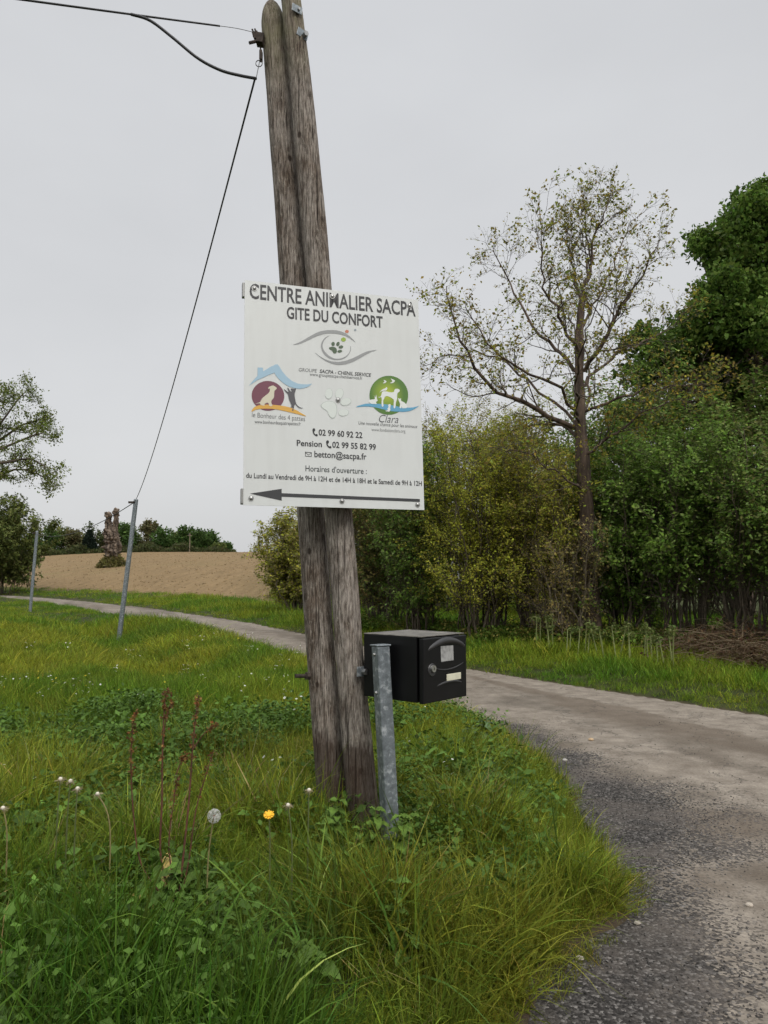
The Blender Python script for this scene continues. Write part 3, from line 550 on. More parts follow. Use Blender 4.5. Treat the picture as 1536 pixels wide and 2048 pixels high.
def wood_pole(cl, rl, cracks, seed, dome):
    nr, ns = 260, 140; C = resample(cl, nr) - PB; z = C[:, 2]; zt = (z - z[0]) / (z[-1] - z[0])
    a = np.arange(ns) * 2 * np.pi / ns; A, Zt = np.meshgrid(a, zt); Zm = np.repeat(z[:, None], ns, 1)
    R = np.interp(Zm, [p[2] - PB[2] for p in cl], rl)
    ax = np.cos(A) * 2 + seed; ay = np.sin(A) * 2 + 20
    R = R * (1 + .07 * (fbm(ax * .5 + Zm * .75, ay * .5, 3) - .5) + .08 * (fbm(ax * 1.6, ay + Zm * 3.3, 3) - .5))
    R = R + .0022 * (fbm(A * 9 + seed, Zm * 1.3, 3) - .5)
    for ang, z0, z1, w, d in cracks:
        aa = ang + .14 * (fbm(Zm * 1.4 + seed * 3, Zm * 0 + ang, 3) - .5)
        dd = np.abs((A - aa + np.pi) % (2 * np.pi) - np.pi); env = sstep(z0, z0 + .12, Zm) * sstep(z1, z1 - .25, Zm)
        R = R - d * env * np.exp(-(dd / w) ** 2)
    if dome: R = R * np.where(Zt > .968, np.sqrt(np.clip(1 - ((Zt - .968) / .0334) ** 2, .05, 1)), 1)
    V = np.stack([C[:, 0:1] + R * np.cos(A), C[:, 1:2] + R * np.sin(A), Zm], -1).reshape(-1, 3)
    i, j = np.meshgrid(np.arange(ns), np.arange(nr - 1)); b0 = (j * ns + i).ravel(); b1 = (j * ns + (i + 1) % ns).ravel()
    Q = np.stack([b0, b1, b1 + ns, b0 + ns], 1)
    V = np.vstack([V, [C[-1] + np.array([0, 0, .003])]]); top = (nr - 1) * ns; k = len(V) - 1
    ii = np.arange(ns); cap = np.stack([top + ii, top + (ii + 1) % ns, np.full(ns, k), np.full(ns, k)], 1)
    me = mesh_np('pole_shaft', V, Q, M_WOOD, True)
    bm = bmesh.new(); bm.from_mesh(me); bm.verts.ensure_lookup_table(); bm.faces.new([bm.verts[top + t] for t in range(ns)]); bm.to_mesh(me); bm.free()
    return link('pole_shaft', me, pole)
f_ = -math.pi / 2
tag(wood_pole(lc, lr, [(f_ - .05, .1, 2.6, .026, .010), (f_ - .75, 1.6, 4.2, .028, .005), (f_ - .35, 2.6, 4.3, .026, .005), (f_ + .15, 3.1, 4.3, .026, .004)], 1.3, True), 'shorter left shaft with a rounded top')
tag(wood_pole(rc, rr_, [(f_ + .95, .05, 2.2, .03, .012), (f_ + .2, .0, .7, .028, .007), (f_ - .3, 1.4, 2.4, .026, .004), (f_ - .2, 2.9, 4.8, .026, .005), (f_ + .45, 2.6, 4.6, .026, .005)], 6.1, False), 'taller right shaft running out of the top of the picture')
M_GALV = None
def galv_mat():
    m, nt, b = mat_new('galvanised_steel'); L = nt.links.new; b.inputs['Metallic'].default_value = .55; b.inputs['Roughness'].default_value = .5
    t = N(nt, 'ShaderNodeTexCoord'); v = N(nt, 'ShaderNodeTexVoronoi'); v.inputs['Scale'].default_value = 55; L(t.outputs['Object'], v.inputs['Vector'])
    s = N(nt, 'ShaderNodeSeparateColor'); L(v.outputs['Color'], s.inputs[0])
    n = N(nt, 'ShaderNodeTexNoise'); n.inputs['Scale'].default_value = 34; n.inputs['Detail'].default_value = 7; n.inputs['Roughness'].default_value = .7; L(t.outputs['Object'], n.inputs['Vector'])
    ad = N(nt, 'ShaderNodeMath', operation='MULTIPLY_ADD'); ad.inputs[1].default_value = .22; L(s.outputs['Red'], ad.inputs[0]); L(n.outputs['Fac'], ad.inputs[2])
    r = N(nt, 'ShaderNodeValToRGB'); L(ad.outputs[0], r.inputs[0]); e = r.color_ramp.elements; e[0].position = .38; e[0].color = (.13, .148, .16, 1); e[1].position = .88; e[1].color = (.55, .58, .60, 1); x = e.new(.66); x.color = (.22, .248, .265, 1)
    L(r.outputs[0], b.inputs['Base Color']); return m
M_GALV = galv_mat()
M_RUST = flat('rusty_iron', (.055, .042, .034), .8, .4, .5, 60)
def nut(c, d, r, l, name='bolt', mat=None, par=pole):
    c = Vector(c) ; d = Vector(d).normalized(); return MB().cyl(c, c + d * l, r, n=6).build(name, mat or M_STEEL, par)
dR = Vector((math.cos(.35), math.sin(.35) - .75, 0)).normalized()      # to the right and a little towards the road
def loc_(px, py, Y): return Vector(at(px, py, Y) - PB)
def plate(px, py, Y, w, h, tilt, yaw):
    c = loc_(px, py, Y); rot = (Matrix.Rotation(yaw, 3, 'Z') @ Matrix.Rotation(tilt, 3, 'Y'))
    MB().box(c, (w, .005, h), rot).build('clamp_plate', M_GALV, pole, bevel=.0015); return c, rot
c, r_ = plate(605, 68, 3.715, .062, .046, .25, .62); nut(c + r_ @ Vector((.010, -.002, -.004)), r_ @ Vector((0, -1, 0)), .014, .024)
c, r_ = plate(594, 18, 3.692, .056, .040, .12, .55); nut(c + r_ @ Vector((.008, -.002, 0)), r_ @ Vector((0, -1, 0)), .007, .010)
c, r_ = plate(724, 1343, 3.668, .058, .046, .02, .65); nut(c + r_ @ Vector((.008, -.002, 0)), r_ @ Vector((0, -1, 0)), .015, .026)
# through bolt sticking out on the left, and the cable bracket near the top
a = loc_(619, 1352, 3.78); b_ = loc_(591, 1352, 3.74); MB().cyl(a, b_, .0095, n=10).build('through_bolt', M_RUST, pole)
MB().cyl(loc_(619, 1352, 3.78), loc_(612, 1352, 3.77), .02, n=6).build('nut', M_RUST, pole)
br = loc_(521, 80, 3.78)
MB().box(br, (.035, .05, .05), Matrix.Rotation(.15, 3, 'Y')).box(br + Vector((-.022, -.004, .018)), (.03, .03, .035), Matrix.Rotation(-.4, 3, 'Y')).cyl(br + Vector((-.01, -.01, -.012)), br + Vector((-.052, -.03, -.038)), .0085, n=8).cyl(br + Vector((-.018, -.012, .02)), br + Vector((-.028, -.012, .052)), .005, n=6).cyl(br + Vector((-.03, -.012, .02)), br + Vector((-.042, -.012, .05)), .005, n=6).build('cable_bracket', M_RUST, pole)
hk = loc_(522, 112, 3.78)
MB().box(hk, (.014, .03, .05)).cyl(hk + Vector((0, 0, .02)), hk + Vector((-.004, 0, .05)), .004, n=6).build('hook_plate', M_RUST, pole)
ring = [loc_(518 + 6.5 * math.cos(t), 127 + 6.5 * math.sin(t), 3.76) for t in np.linspace(0, 2 * math.pi, 17)]
V, Q = tubes(np.array(ring)[None], np.full((1, 17), .0022), 6); link('hook_ring', mesh_np('hook_ring', V, Q, M_RUST, True), pole)

# ------------------------------------------------------------------ cables
M_CABLE = flat('black_cable', (.018, .018, .020), .5)
M_WIRE = flat('steel_wire', (.10, .10, .10), .5, .6)
J = at(510, 157, 3.72)
far_top1 = at(270, 1003, 19.0); 
sp = [at(-900, -130, 2.9), at(50, 0, 3.5), at(265, 29, 3.58), at(440, 52, 3.70), at(507, 64, 3.76)]
tag(tube_obj('overhead_cable', sp[:1] + [at(-400, -62, 3.2)] + sp[1:4], [.0062, .0062, .0055, .005, .0045], M_CABLE, n=30), 'straight black overhead cable running from the pole top to the upper left', 'cable')
tag(tube_obj('tie_wire', [at(440, 52, 3.70), at(475, 57, 3.73), at(513, 66, 3.77)], .0016, M_WIRE, n=10, sides=5), 'thin steel wire tying the straight cable to the pole bracket', 'wire')
tag(tube_obj('slack_cable', [at(262, 28.6, 3.575), at(300, 41, 3.575), at(345, 75, 3.59), at(395, 116, 3.61), at(440, 140, 3.63), at(480, 151, 3.65), at(512, 157, 3.72)], [.0075, .0075, .0078], M_CABLE, n=30), 'thick black cable sagging in a curve from the straight cable to the hook', 'cable')
mid = [J + (far_top1 - J) * t - np.array([0, 0, 4 * .26 * t * (1 - t)]) for t in np.linspace(0, 1, 9)]
tag(tube_obj('drop_cable', mid, [.0052, .0058, .0080], M_CABLE, n=60, sides=7), 'long black cable dropping from the wooden pole to the nearest steel pole', 'cable')
tag(tube_obj('hanger_wire', [at(520, 118, 3.77), at(517, 134, 3.75), at(512, 158, 3.72)], .0022, M_WIRE, n=8, sides=5), 'short wire between the pole hook ring and the bend of the cable', 'wire')

# ------------------------------------------------------------------ mailbox and its post
M_BLACK = flat('black_enamel', (.005, .005, .0055), .36, 0, .3, 8, .28)
M_BLACKM = flat('black_moulding', (.030, .030, .031), .42, 0, .3, 12)
def dust_mat():
    m, nt, b = mat_new('dusty_black_top'); L = nt.links.new; b.inputs['Roughness'].default_value = .6
    t = N(nt, 'ShaderNodeTexCoord'); n = N(nt, 'ShaderNodeTexNoise'); n.inputs['Scale'].default_value = 14; n.inputs['Detail'].default_value = 9; L(t.outputs['Object'], n.inputs['Vector'])
    r = N(nt, 'ShaderNodeValToRGB'); L(n.outputs['Fac'], r.inputs[0]); r.color_ramp.elements[0].position = .3; r.color_ramp.elements[0].color = (.06, .055, .048, 1); r.color_ramp.elements[1].position = .7; r.color_ramp.elements[1].color = (.19, .175, .15, 1); L(r.outputs[0], b.inputs['Base Color']); return m
C0 = at(842, 1409, 3.44); C1 = at(842, 1274, 3.44); BH = float(C1[2] - C0[2])
mr = math.atan2(.749, .663)               # door runs right and away from the camera
df = Vector((math.cos(mr), math.sin(mr), 0))
BW, BD = .325, .345
mailbox = thing('mailbox', 'black metal mailbox with a small silver lock, fixed beside the wooden pole', 'mailbox', C0, (0, 0, mr))
# local: x along the door (away right), y into the box (left-back), z up
MB().box((BW / 2, BD / 2 + .012, BH / 2), (BW, BD - .024, BH - .006)).build('body', M_BLACK, mailbox, bevel=.004)
MB().box((BW / 2, BD / 2 - .002, BH - .0005), (BW + .004, BD, .004)).build('lid', dust_mat(), mailbox, bevel=.001)
MB().box((BW / 2, -.002, BH / 2 - .003), (BW + .002, .024, BH - .008)).build('door', M_BLACK, mailbox, bevel=.005)
def arcbar(x0, x1, z0, rise, th, dp, name):
    P = [(x0 + (x1 - x0) * t, -.014, z0 + rise * 4 * t * (1 - t)) for t in np.linspace(0, 1, 19)]; mb = MB(); n = len(P); v = []
    for k, (x, y, z) in enumerate(P):
        w = th * (.35 + .65 * math.sin(math.pi * k / (n - 1)) ** .6) / 2; d = dp * math.sin(math.pi * min(1, max(0, k / (n - 1))) ) ** .5 if 0 < k < n - 1 else 0
        v += [(x, y, z - w), (x, y - d, z - w * .3), (x, y - d * .9, z + w * .5), (x, y, z + w)]
    f = []
    for k in range(n - 1):
        for c in range(3): f.append((k * 4 + c, k * 4 + 4 + c, k * 4 + 5 + c, k * 4 + 1 + c))
    mb.add(v, f); return mb.build(name, M_BLACKM, mailbox, smooth=True)
arcbar(.035, .315, BH * .80, .034, .030, .014, 'slot_hood'); arcbar(.10, .285, BH * .24, .012, .012, .007, 'lower_ridge')
arcbar(.05, .30, BH * .545, -.022, .006, .004, 'flap_edge')
lk = (.062, BH * .515)
MB().cyl((lk[0], -.013, lk[1] - .006), (lk[0], -.018, lk[1] - .006), .030, .026, n=28).build('lock_boss', M_BLACKM, mailbox)
lo = MB().cyl((lk[0], -.016, lk[1]), (lk[0], -.027, lk[1]), .0165, .0150, n=24).build('lock', flat('lock_silver', (.55, .55, .52), .3, .9), mailbox)
MB().box((lk[0], -.0275, lk[1]), (.0025, .001, .012)).build('keyhole', M_BLACK, lo)
tag(MB().box((.222, -.0155, BH * .345), (.108, .004, .030)).build('name_plate', flat('ivory_plate', (.62, .60, .46), .5, 0, .08, 30), mailbox, bevel=.001), 'blank ivory name plate')
def sticker_mat():
    m, nt, b = mat_new('worn_paper_sticker'); L = nt.links.new; b.inputs['Roughness'].default_value = .7
    t = N(nt, 'ShaderNodeTexCoord'); n = N(nt, 'ShaderNodeTexNoise'); n.inputs['Scale'].default_value = 45; n.inputs['Detail'].default_value = 6; L(t.outputs['Object'], n.inputs['Vector'])
    r = N(nt, 'ShaderNodeValToRGB'); L(n.outputs['Fac'], r.inputs[0]); r.color_ramp.elements[0].position = .35; r.color_ramp.elements[0].color = (.22, .22, .215, 1); r.color_ramp.elements[1].position = .65; r.color_ramp.elements[1].color = (.38, .38, .37, 1); L(r.outputs[0], b.inputs['Base Color']); return m
st = MB(); sz = BH * .715
st.add([(.128, -.0152, sz - .034), (.222, -.0152, sz - .034), (.220, -.0152, sz + .034), (.124, -.0152, sz + .036)], [(0, 1, 2, 3)]).build('sticker', sticker_mat(), mailbox)
a0 = at(761, 1292, 3.525); a1 = at(779.5, 1642, 3.525); dv = a1 - a0; a1 = a1 + dv * .45
POSTB = np.array([a1[0], a1[1], a1[2]])
post = thing('galvanised_post', 'short square galvanised steel post beside the wooden pole, holding the mailbox', 'post', POSTB)
top = Vector(a0 - POSTB); aw = .064; yaw = math.radians(27); up = top.normalized()
xa = Matrix.Rotation(yaw, 3, 'Z') @ Vector((1, 0, 0)); ya = up.cross(xa).normalized(); xa = ya.cross(up)
Rp = Matrix((xa, ya, up)).transposed()
MB().box(top * .5, (aw, aw, top.length), Rp).build('tube', M_GALV, post, bevel=.006)
tag(MB().box(top + up * .004, (aw + .009, aw + .009, .007), Rp @ Matrix.Rotation(.03, 3, 'Y')).build('cap', M_GALV, post, bevel=.002), 'thin flat cap slightly lifted')
for dd in (.035, .205):
    c = top - up * dd - xa * (aw / 2); MB().cyl(c, c - xa * .008, .0085, .006, n=12).build('bolt', M_STEEL, post, smooth=False)
c = top - up * .12 + xa * .03 + ya * .03
MB().box(c + Vector((.02, .035, 0)), (.06, .07, .16), Rp).build('bracket', M_BLACKM, post)

# ------------------------------------------------------------------ vegetation helpers
def unit(v): return v / (np.linalg.norm(v, axis=-1, keepdims=True) + 1e-9)
def rnd_dir(n, rg): return unit(rg.normal(size=(n, 3)))
def grow(P, R, rg, per, lo, hi, ang, up=.2, n=6, rk=.6, t0=.25, wob=.12, rmin=.002, tp=1.0, out=None):
    """children branching off each polyline of a batch"""
    m, k, _ = P.shape; per = int(per); idx = np.repeat(np.arange(m), per); t = t0 + (1 - t0) * rg.random(m * per) ** tp
    f = t * (k - 1); i = np.clip(f.astype(int), 0, k - 2); fr = (f - i)[:, None]
    s = P[idx, i] * (1 - fr) + P[idx, i + 1] * fr; tan = unit(P[idx, i + 1] - P[idx, i]); r = R[idx, i] * (1 - fr[:, 0]) + R[idx, i + 1] * fr[:, 0]
    side = unit(np.cross(tan, rnd_dir(len(s), rg))); a = np.radians(rg.normal(ang, ang * .25, len(s)))[:, None]
    d = unit(tan * np.cos(a) + side * np.sin(a) + np.array([0, 0, up]))
    if out is not None:
        d = unit(d + out * unit((s - out_center) * np.array([1, 1, .3])))
    L = rg.uniform(lo, hi, len(s)) * (1.15 - .55 * t)
    Q = np.zeros((len(s), n, 3)); Q[:, 0] = s; st = (L / (n - 1))[:, None]
    for q in range(1, n):
        d = unit(d + rg.normal(size=d.shape) * wob + np.array([0, 0, up * .25])); Q[:, q] = Q[:, q - 1] + d * st
    R2 = np.maximum(r * rk, rmin)[:, None] * np.linspace(1, .35, n)[None]
    return Q, np.maximum(R2, rmin * .5)
out_center = np.zeros(3)
def leaves(C, rg, size, tint, tvar=.25, droop=.15, asp=.55, upn=.35, outw=None):
    """one folded leaf at each point of C"""
    n = len(C); nrm = unit(rnd_dir(n, rg) + np.array([0, 0, upn]) + (0 if outw is None else outw)); d = unit(np.cross(nrm, rnd_dir(n, rg))); d[:, 2] -= droop; d = unit(d); sd = unit(np.cross(nrm, d))
    L = (size * rg.uniform(.45, 1.45, n))[:, None]; W = L * asp * .5
    V = np.stack([C, C + d * L * .45 + sd * W + nrm * L * .08, C + d * L, C + d * L * .45 - sd * W + nrm * L * .08], 1).reshape(-1, 3)
    b = np.arange(n)[:, None] * 4; Fq = np.concatenate([b + np.array([[0, 1, 2]]), b + np.array([[0, 2, 3]])], 0)
    tint = np.atleast_2d(np.array(tint, float)); c = tint[rg.integers(0, len(tint), n)]
    c = c * np.clip(1 + rg.normal(0, tvar, (n, 1)), .35, 2) * (1 + rg.normal(0, .06, (n, 3)))
    return V, Fq, np.repeat(np.clip(c, 0, 1), 4, 0)
def pts_on(P, rg, per, jit, t0=.15):
    m, k, _ = P.shape; idx = np.repeat(np.arange(m), per); f = (t0 + (1 - t0) * rg.random(m * per)) * (k - 1); i = np.clip(f.astype(int), 0, k - 2); fr = (f - i)[:, None]
    return P[idx, i] * (1 - fr) + P[idx, i + 1] * fr + rg.normal(0, jit, (len(idx), 3))
def join(parts):
    Vs, Fs, n = [], [], 0
    for V, Fq in parts: Vs.append(V); Fs.append(Fq + n); n += len(V)
    return np.vstack(Vs), np.vstack(Fs)
def jitter_line(P, rg, a):
    P = P.copy(); n = P.shape[-2]; P[..., 1:-1, :] += rg.normal(0, a, P[..., 1:-1, :].shape); return P

# ------------------------------------------------------------------ sparse oak by the road
def limb(px, dep, r0, r1, n=16):
    px = [(x, y if y > 850 else 850 - (850 - y) * .91) for x, y in px]
    P = resample([at(x, y, D) for (x, y), D in zip(px, dep)], n); return P, np.linspace(r0, r1, n)
def sparse_oak():
    rg = np.random.default_rng(21); D = 16.6
    g = ground_at(1190, 1292); D = g[1]
    base = np.array([g[0], g[1], g[2]])
    t = thing('oak_tree', 'tall oak with sparse young bronze leaves and visible branches, standing at the roadside', 'tree', base)
    tr, trr = limb([(1191, 1302), (1184, 1240), (1179, 1130), (1168, 960), (1161, 850), (1158, 730), (1160, 610), (1168, 560)], [D] * 8, .19, .05, 30)
    trr[0] = .25; trr[1] = .215
    limbs = []
    def lb(px, dd, r0, r1): limbs.append(limb(px, [D + d for d in dd], r0, r1))
    lb([(1162, 850), (1110, 838), (1050, 805), (985, 770), (930, 690), (905, 620), (893, 545)], [0, -.2, -.5, -.8, -1, -1.1, -1.2], .10, .014)
    lb([(1158, 735), (1120, 690), (1080, 650), (1040, 580), (1010, 520), (985, 455)], [0, .3, .6, .8, 1, 1.1], .075, .012)
    lb([(1158, 700), (1140, 650), (1112, 590), (1088, 530), (1085, 450), (1078, 370)], [0, -.4, -.7, -.8, -.9, -1], .065, .01)
    lb([(1160, 730), (1195, 690), (1220, 630), (1255, 570), (1290, 500), (1315, 455)], [0, -.3, -.6, -.7, -.9, -1], .085, .012)
    lb([(1165, 580), (1150, 530), (1140, 470), (1128, 400)], [0, .4, .6, .8], .055, .009)
    lb([(1167, 560), (1185, 505), (1192, 440), (1212, 385), (1222, 345)], [0, -.1, -.2, -.3, -.3], .06, .008)
    lb([(1168, 545), (1178, 480), (1170, 410), (1168, 370)], [0, .3, .5, .6], .05, .008)
    lb([(1164, 880), (1120, 850), (1060, 852), (1000, 872), (930, 885), (870, 880)], [0, .5, 1, 1.4, 1.7, 1.9], .07, .010)
    lb([(1172, 985), (1150, 970), (1100, 940), (1040, 905), (985, 895)], [0, -.8, -1.2, -1.6, -1.9], .045, .008)
    lb([(1168, 915), (1200, 885), (1240, 860), (1300, 820), (1370, 790)], [0, -.4, -.8, -1.2, -1.5], .06, .010)
    lb([(1160, 830), (1210, 800), (1280, 775), (1350, 768), (1425, 760)], [0, -.3, -.6, -.9, -1.1], .06, .010)
    lb([(1161, 835), (1120, 775), (1060, 735), (1000, 700), (960, 640), (930, 590)], [0, -.6, -1.3, -1.7, -2, -2.1], .06, .010)
    lb([(1160, 770), (1200, 720), (1260, 680), (1320, 650), (1370, 600)], [0, .5, 1., 1.4, 1.6], .06, .010)
    lb([(1162, 860), (1105, 800), (1035, 735), (975, 690), (900, 700), (850, 720)], [0, .6, 1.2, 1.6, 1.8, 2], .06, .009)
    lb([(1162, 640), (1190, 590), (1220, 520), (1250, 440), (1262, 400)], [0, .5, .8, 1, 1.1], .05, .009)
    lb([(1161, 850), (1150, 780), (1160, 700), (1180, 640), (1200, 560)], [0, -1, -1.8, -2.2, -2.4], .05, .009)
    lb([(1161, 850), (1178, 765), (1170, 690), (1130, 600), (1110, 520)], [0, 1, 1.8, 2.2, 2.4], .05, .009)
    P0_ = np.stack([l[0] for l in limbs]); R0 = np.stack([l[1] for l in limbs]) * .58; P0_ = jitter_line(P0_, rg, .035)
    P1, R1 = grow(P0_, R0, rg, 15, .45, 1.25, 52, .12, 8, .45, .18, .16, .005)
    P2, R2 = grow(P1, R1, rg, 6, .22, .62, 48, .12, 5, .55, .2, .2, .0035)
    P2b, R2b = grow(P0_, R0, rg, 14, .2, .6, 50, .2, 5, .3, .3, .2, .004)
    P2 = np.concatenate([P2, P2b]); R2 = np.concatenate([R2, R2b])
    P3, R3 = grow(P2, R2, rg, 3, .10, .28, 45, .2, 3, .6, .3, .15, .0025)
    V, Fq = tubes(tr[None] - base, trr[None], 14)
    ang = np.tile(np.arange(14), 30); V[:, :2] += .012 * rg.normal(size=(len(V), 2))
    link('trunk', mesh_np('trunk', V, Fq, M_BARK, True), t)
    for k in range(len(limbs)):
        V, Fq = tubes(P0_[k:k + 1] - base, R0[k:k + 1], 8); link('limb', mesh_np('limb', V, Fq, M_BARK, True), t)
    V, Fq = join([tubes(P1 - base, R1, 5), tubes(P2 - base, R2, 3), tubes(P3 - base, R3, 3)])
    link('twigs', mesh_np('twigs', V, Fq, M_TWIG, True), t)
    C = np.concatenate([pts_on(P3, rg, 4, .03, .5)[rg.random(len(P3) * 4) < .45], pts_on(P2, rg, 4, .03, .5)[rg.random(len(P2) * 4) < .5]]) - base
    tn = np.array([(.20, .19, .03), (.17, .185, .03), (.22, .175, .03), (.13, .16, .03), (.18, .135, .035)])
    V, Fq, c = leaves(C, rg, .062, tn * 1.3, .3, .1, .6, .8); link('crown', mesh_np('crown', V, Fq, M_LEAF, False, c), t)
sparse_oak()

# ------------------------------------------------------------------ leafy oak at the right edge
def split_blobs(bl, seed, k=3):
    rg = np.random.default_rng(seed); o = []
    for c, r in bl:
        for _ in range(k): o.append((np.array(c) + rnd_dir(1, rg)[0] * r * rg.uniform(.3, .75), r * rg.uniform(.38, .62)))
    return o
def blob_tree(name, label, base, trunk_top, r, blobs, nclump, per, size, tints, seed, clump_r=.45, group=None, mat=None, limbs=True, tvar=.28):
    rg = np.random.default_rng(seed); base = np.array(base, float); t = thing(name, label, 'tree', base, group=group)
    tr = resample([base - np.array([0, 0, .3]), base + (np.array(trunk_top) - base) * .5 + rg.normal(0, r * .5, 3), trunk_top], 10); rr = np.linspace(r, r * .5, 10)
    V, Fq = tubes(tr[None] - base, rr[None], 8); link('trunk', mesh_np('trunk', V, Fq, mat or M_BARK, True), t)
    w = np.array([b[1] * b[1] for b in blobs]); w = w / w.sum(); Cs = []
    parts = []
    for (c, rad), wi in zip(blobs, w):
        n = max(4, int(nclump * wi)); d = rnd_dir(n, rg); q = rad * (.35 + .65 * rg.random(n) ** .45); q *= 1 + .35 * (fbm(d[:, 0] * 2 + seed, d[:, 1] * 2 + d[:, 2] * 3, 2) - .5) * 2 * .6
        Cs.append(np.array(c) + d * q[:, None] * np.array([1, 1, .9]))
        if limbs:
            a = tr[rg.integers(4, 10)]; P = np.stack([a + (np.array(c) - a) * s for s in np.linspace(0, 1, 7)])[None]; P = jitter_line(P, rg, rad * .06); R = np.linspace(r * .4, r * .08, 7)[None]
            P1, R1 = grow(P, R, rg, 9, rad * .5, rad * 1.0, 50, .15, 6, .5, .3, .15, .006 * r / .2); P2, R2 = grow(P1, R1, rg, 4, rad * .25, rad * .5, 45, .15, 4, .5, .3, .2, .004 * r / .2)
            parts += [tubes(P - base, R, 6), tubes(P1 - base, R1, 4), tubes(P2 - base, R2, 3)]
    if parts:
        V, Fq = join(parts); link('branches', mesh_np('branches', V, Fq, mat or M_BARK, True), t)
    C = np.concatenate(Cs); cr_ = clump_r * rg.uniform(.5, 1.3, len(C))
    pt = np.repeat(C, per, 0) + rnd_dir(len(C) * per, rg) * (np.repeat(cr_, per) * rg.random(len(C) * per) ** .5)[:, None]
    V, Fq, c = leaves(pt - base, rg, size, tints, tvar, .15, .65, .6)
    tb = np.repeat(np.repeat(np.clip(1 + rg.normal(0, .16, len(C)), .5, 1.6), per), 4); c = np.clip(c * tb[:, None], 0, 1)
    link('crown', mesh_np('crown', V, Fq, M_LEAF, False, c), t); return t
def pxb(px, py, D, rpx): return (at(px, py, D), rpx * D / F)
D = 21.5
gb = np.array([at(1490, 1250, D)[0], D, hz(at(1490, 1250, D)[0], D)])
blob_tree('leafy_oak_tree', 'broad dense deep green oak rising above the thicket at the right edge', gb, at(1470, 640, D), .32,
    split_blobs([pxb(1500, 470, D, 105), pxb(1440, 520, D + .5, 75), pxb(1560, 480, D - .5, 110), pxb(1430, 620, D - 1, 95), pxb(1340, 690, D - .5, 78), pxb(1290, 690, D, 45), pxb(1400, 720, D + .6, 85), pxb(1500, 640, D - 1.2, 110), pxb(1580, 640, D, 120), pxb(1500, 760, D, 90), pxb(1290, 750, D + 1, 60), pxb(1560, 800, D, 100), pxb(1425, 800, D + 1, 65), pxb(1640, 560, D, 130), pxb(1262, 820, D + 1, 55), pxb(1350, 830, D + 1, 60), pxb(1480, 430, D, 60), pxb(1400, 480, D + .6, 30), pxb(1535, 400, D, 50)], 8, 4),
    1500, 52, .135, [(.082, .15, .025), (.104, .175, .03), (.066, .118, .022), (.13, .195, .04)], 31, .36)

# ------------------------------------------------------------------ thicket shrubs
def shrub(name, label, cx, cy, rx, h, nst, tints, seed, leaf=.066, per2=7, lean=.55, zlo=0., stem=M_STEMD, group='shrubs of the roadside thicket', twig_per=12, dens=2.6, tw=True, ry=None, cat='shrub'):
    rg = np.random.default_rng(seed); base = np.array([cx, cy, hz(cx, cy)]); t = thing(name, label, cat, base, group=group); ry = ry or rx
    n = 9; a = rg.random(nst) * 2 * np.pi; q = np.sqrt(rg.random(nst)); s = np.stack([np.cos(a) * q * rx * .35, np.sin(a) * q * ry * .35, np.full(nst, -.1)], 1)
    hh = h * rg.uniform(.62, 1.0, nst) * (1 - .18 * q); e = np.stack([np.cos(a) * q * rx, np.sin(a) * q * ry, hh], 1)
    u = np.linspace(0, 1, n)[None, :, None]; P = s[:, None] * (1 - u) + e[:, None] * u; P[..., :2] += ((e - s)[:, None, :2] * (u ** 2 - u)) * lean
    P = jitter_line(P, rg, h * .012); R = rg.uniform(.012, .032, nst)[:, None] * np.linspace(1, .2, n)[None]
    P1, R1 = grow(P, R, rg, twig_per, h * .12, h * .28, 46, .22, 6, .5, .10 if zlo == 0 else .25, .13, .004)
    P2, R2 = grow(P1, R1, rg, per2, h * .05, h * .14, 45, .2, 3, .6, .2, .18, .003)
    V, Fq = join([tubes(P, R, 5), tubes(P1, R1, 3)] + ([tubes(P2, R2, 3)] if tw else [])); link('stems', mesh_np('stems', V, Fq, stem, True), t)
    C = np.concatenate([pts_on(P2, rg, int(5 * dens), .03, .2), pts_on(P1, rg, int(5 * dens), .04, .3)])
    keep = C[:, 2] > zlo * (0.6 + .8 * rg.random(len(C))); C = C[keep & (C[:, 2] > .05)]
    V, Fq, c = leaves(C, rg, leaf, tints, .26, .15, .62, .85, unit(C * np.array([1, 1, .3])) * .7); link('foliage', mesh_np('foliage', V, Fq, M_LEAF, False, c), t); return t
OL = [(0.414, 0.427, 0.049), (0.352, 0.386, 0.049), (0.469, 0.456, 0.068), (0.311, 0.324, 0.053)]
OLB = [(0.264, 0.222, 0.072), (0.216, 0.198, 0.06), (0.3, 0.24, 0.084)]
GR = [(0.14, 0.24, 0.037), (0.171, 0.272, 0.045), (0.113, 0.196, 0.032), (0.228, 0.316, 0.089)]
DK = [(0.106, 0.171, 0.034), (0.132, 0.198, 0.045), (0.166, 0.171, 0.053)]
PALE = [(0.29, 0.255, 0.1), (0.24, 0.225, 0.08), (0.32, 0.28, 0.13), (0.2, 0.19, 0.065)]
def sh(px, D, rpx, top, tints, seed, label, **k):
    by = k.pop('by', 0)
    if by: D = ground_at(px, by)[1] + .6
    c = at(px, 1155, D); h = ((1155 - top) * D / F + CAMH - hz(c[0], D)) * k.pop('hk', 1.25); return shrub('thicket_shrub', label, c[0], D, rpx * D / F, h, k.pop('nst', 30), tints, seed, **k)
sh(775, 22.5, 95, 930, DK + OLB, 1, 'dark brown green shrub just right of the wooden pole, below the sign', by=1264, ry=1.8)
sh(842, 20.5, 75, 935, GR + DK, 2, 'green leaved shrub directly above the mailbox', by=1276, ry=1.6)
sh(965, 18.6, 120, 868, OL, 3, 'tall olive yellow willow shrub to the right of the sign', by=1291, nst=36, ry=1.6, leaf=.044, twig_per=11, dens=4.2)
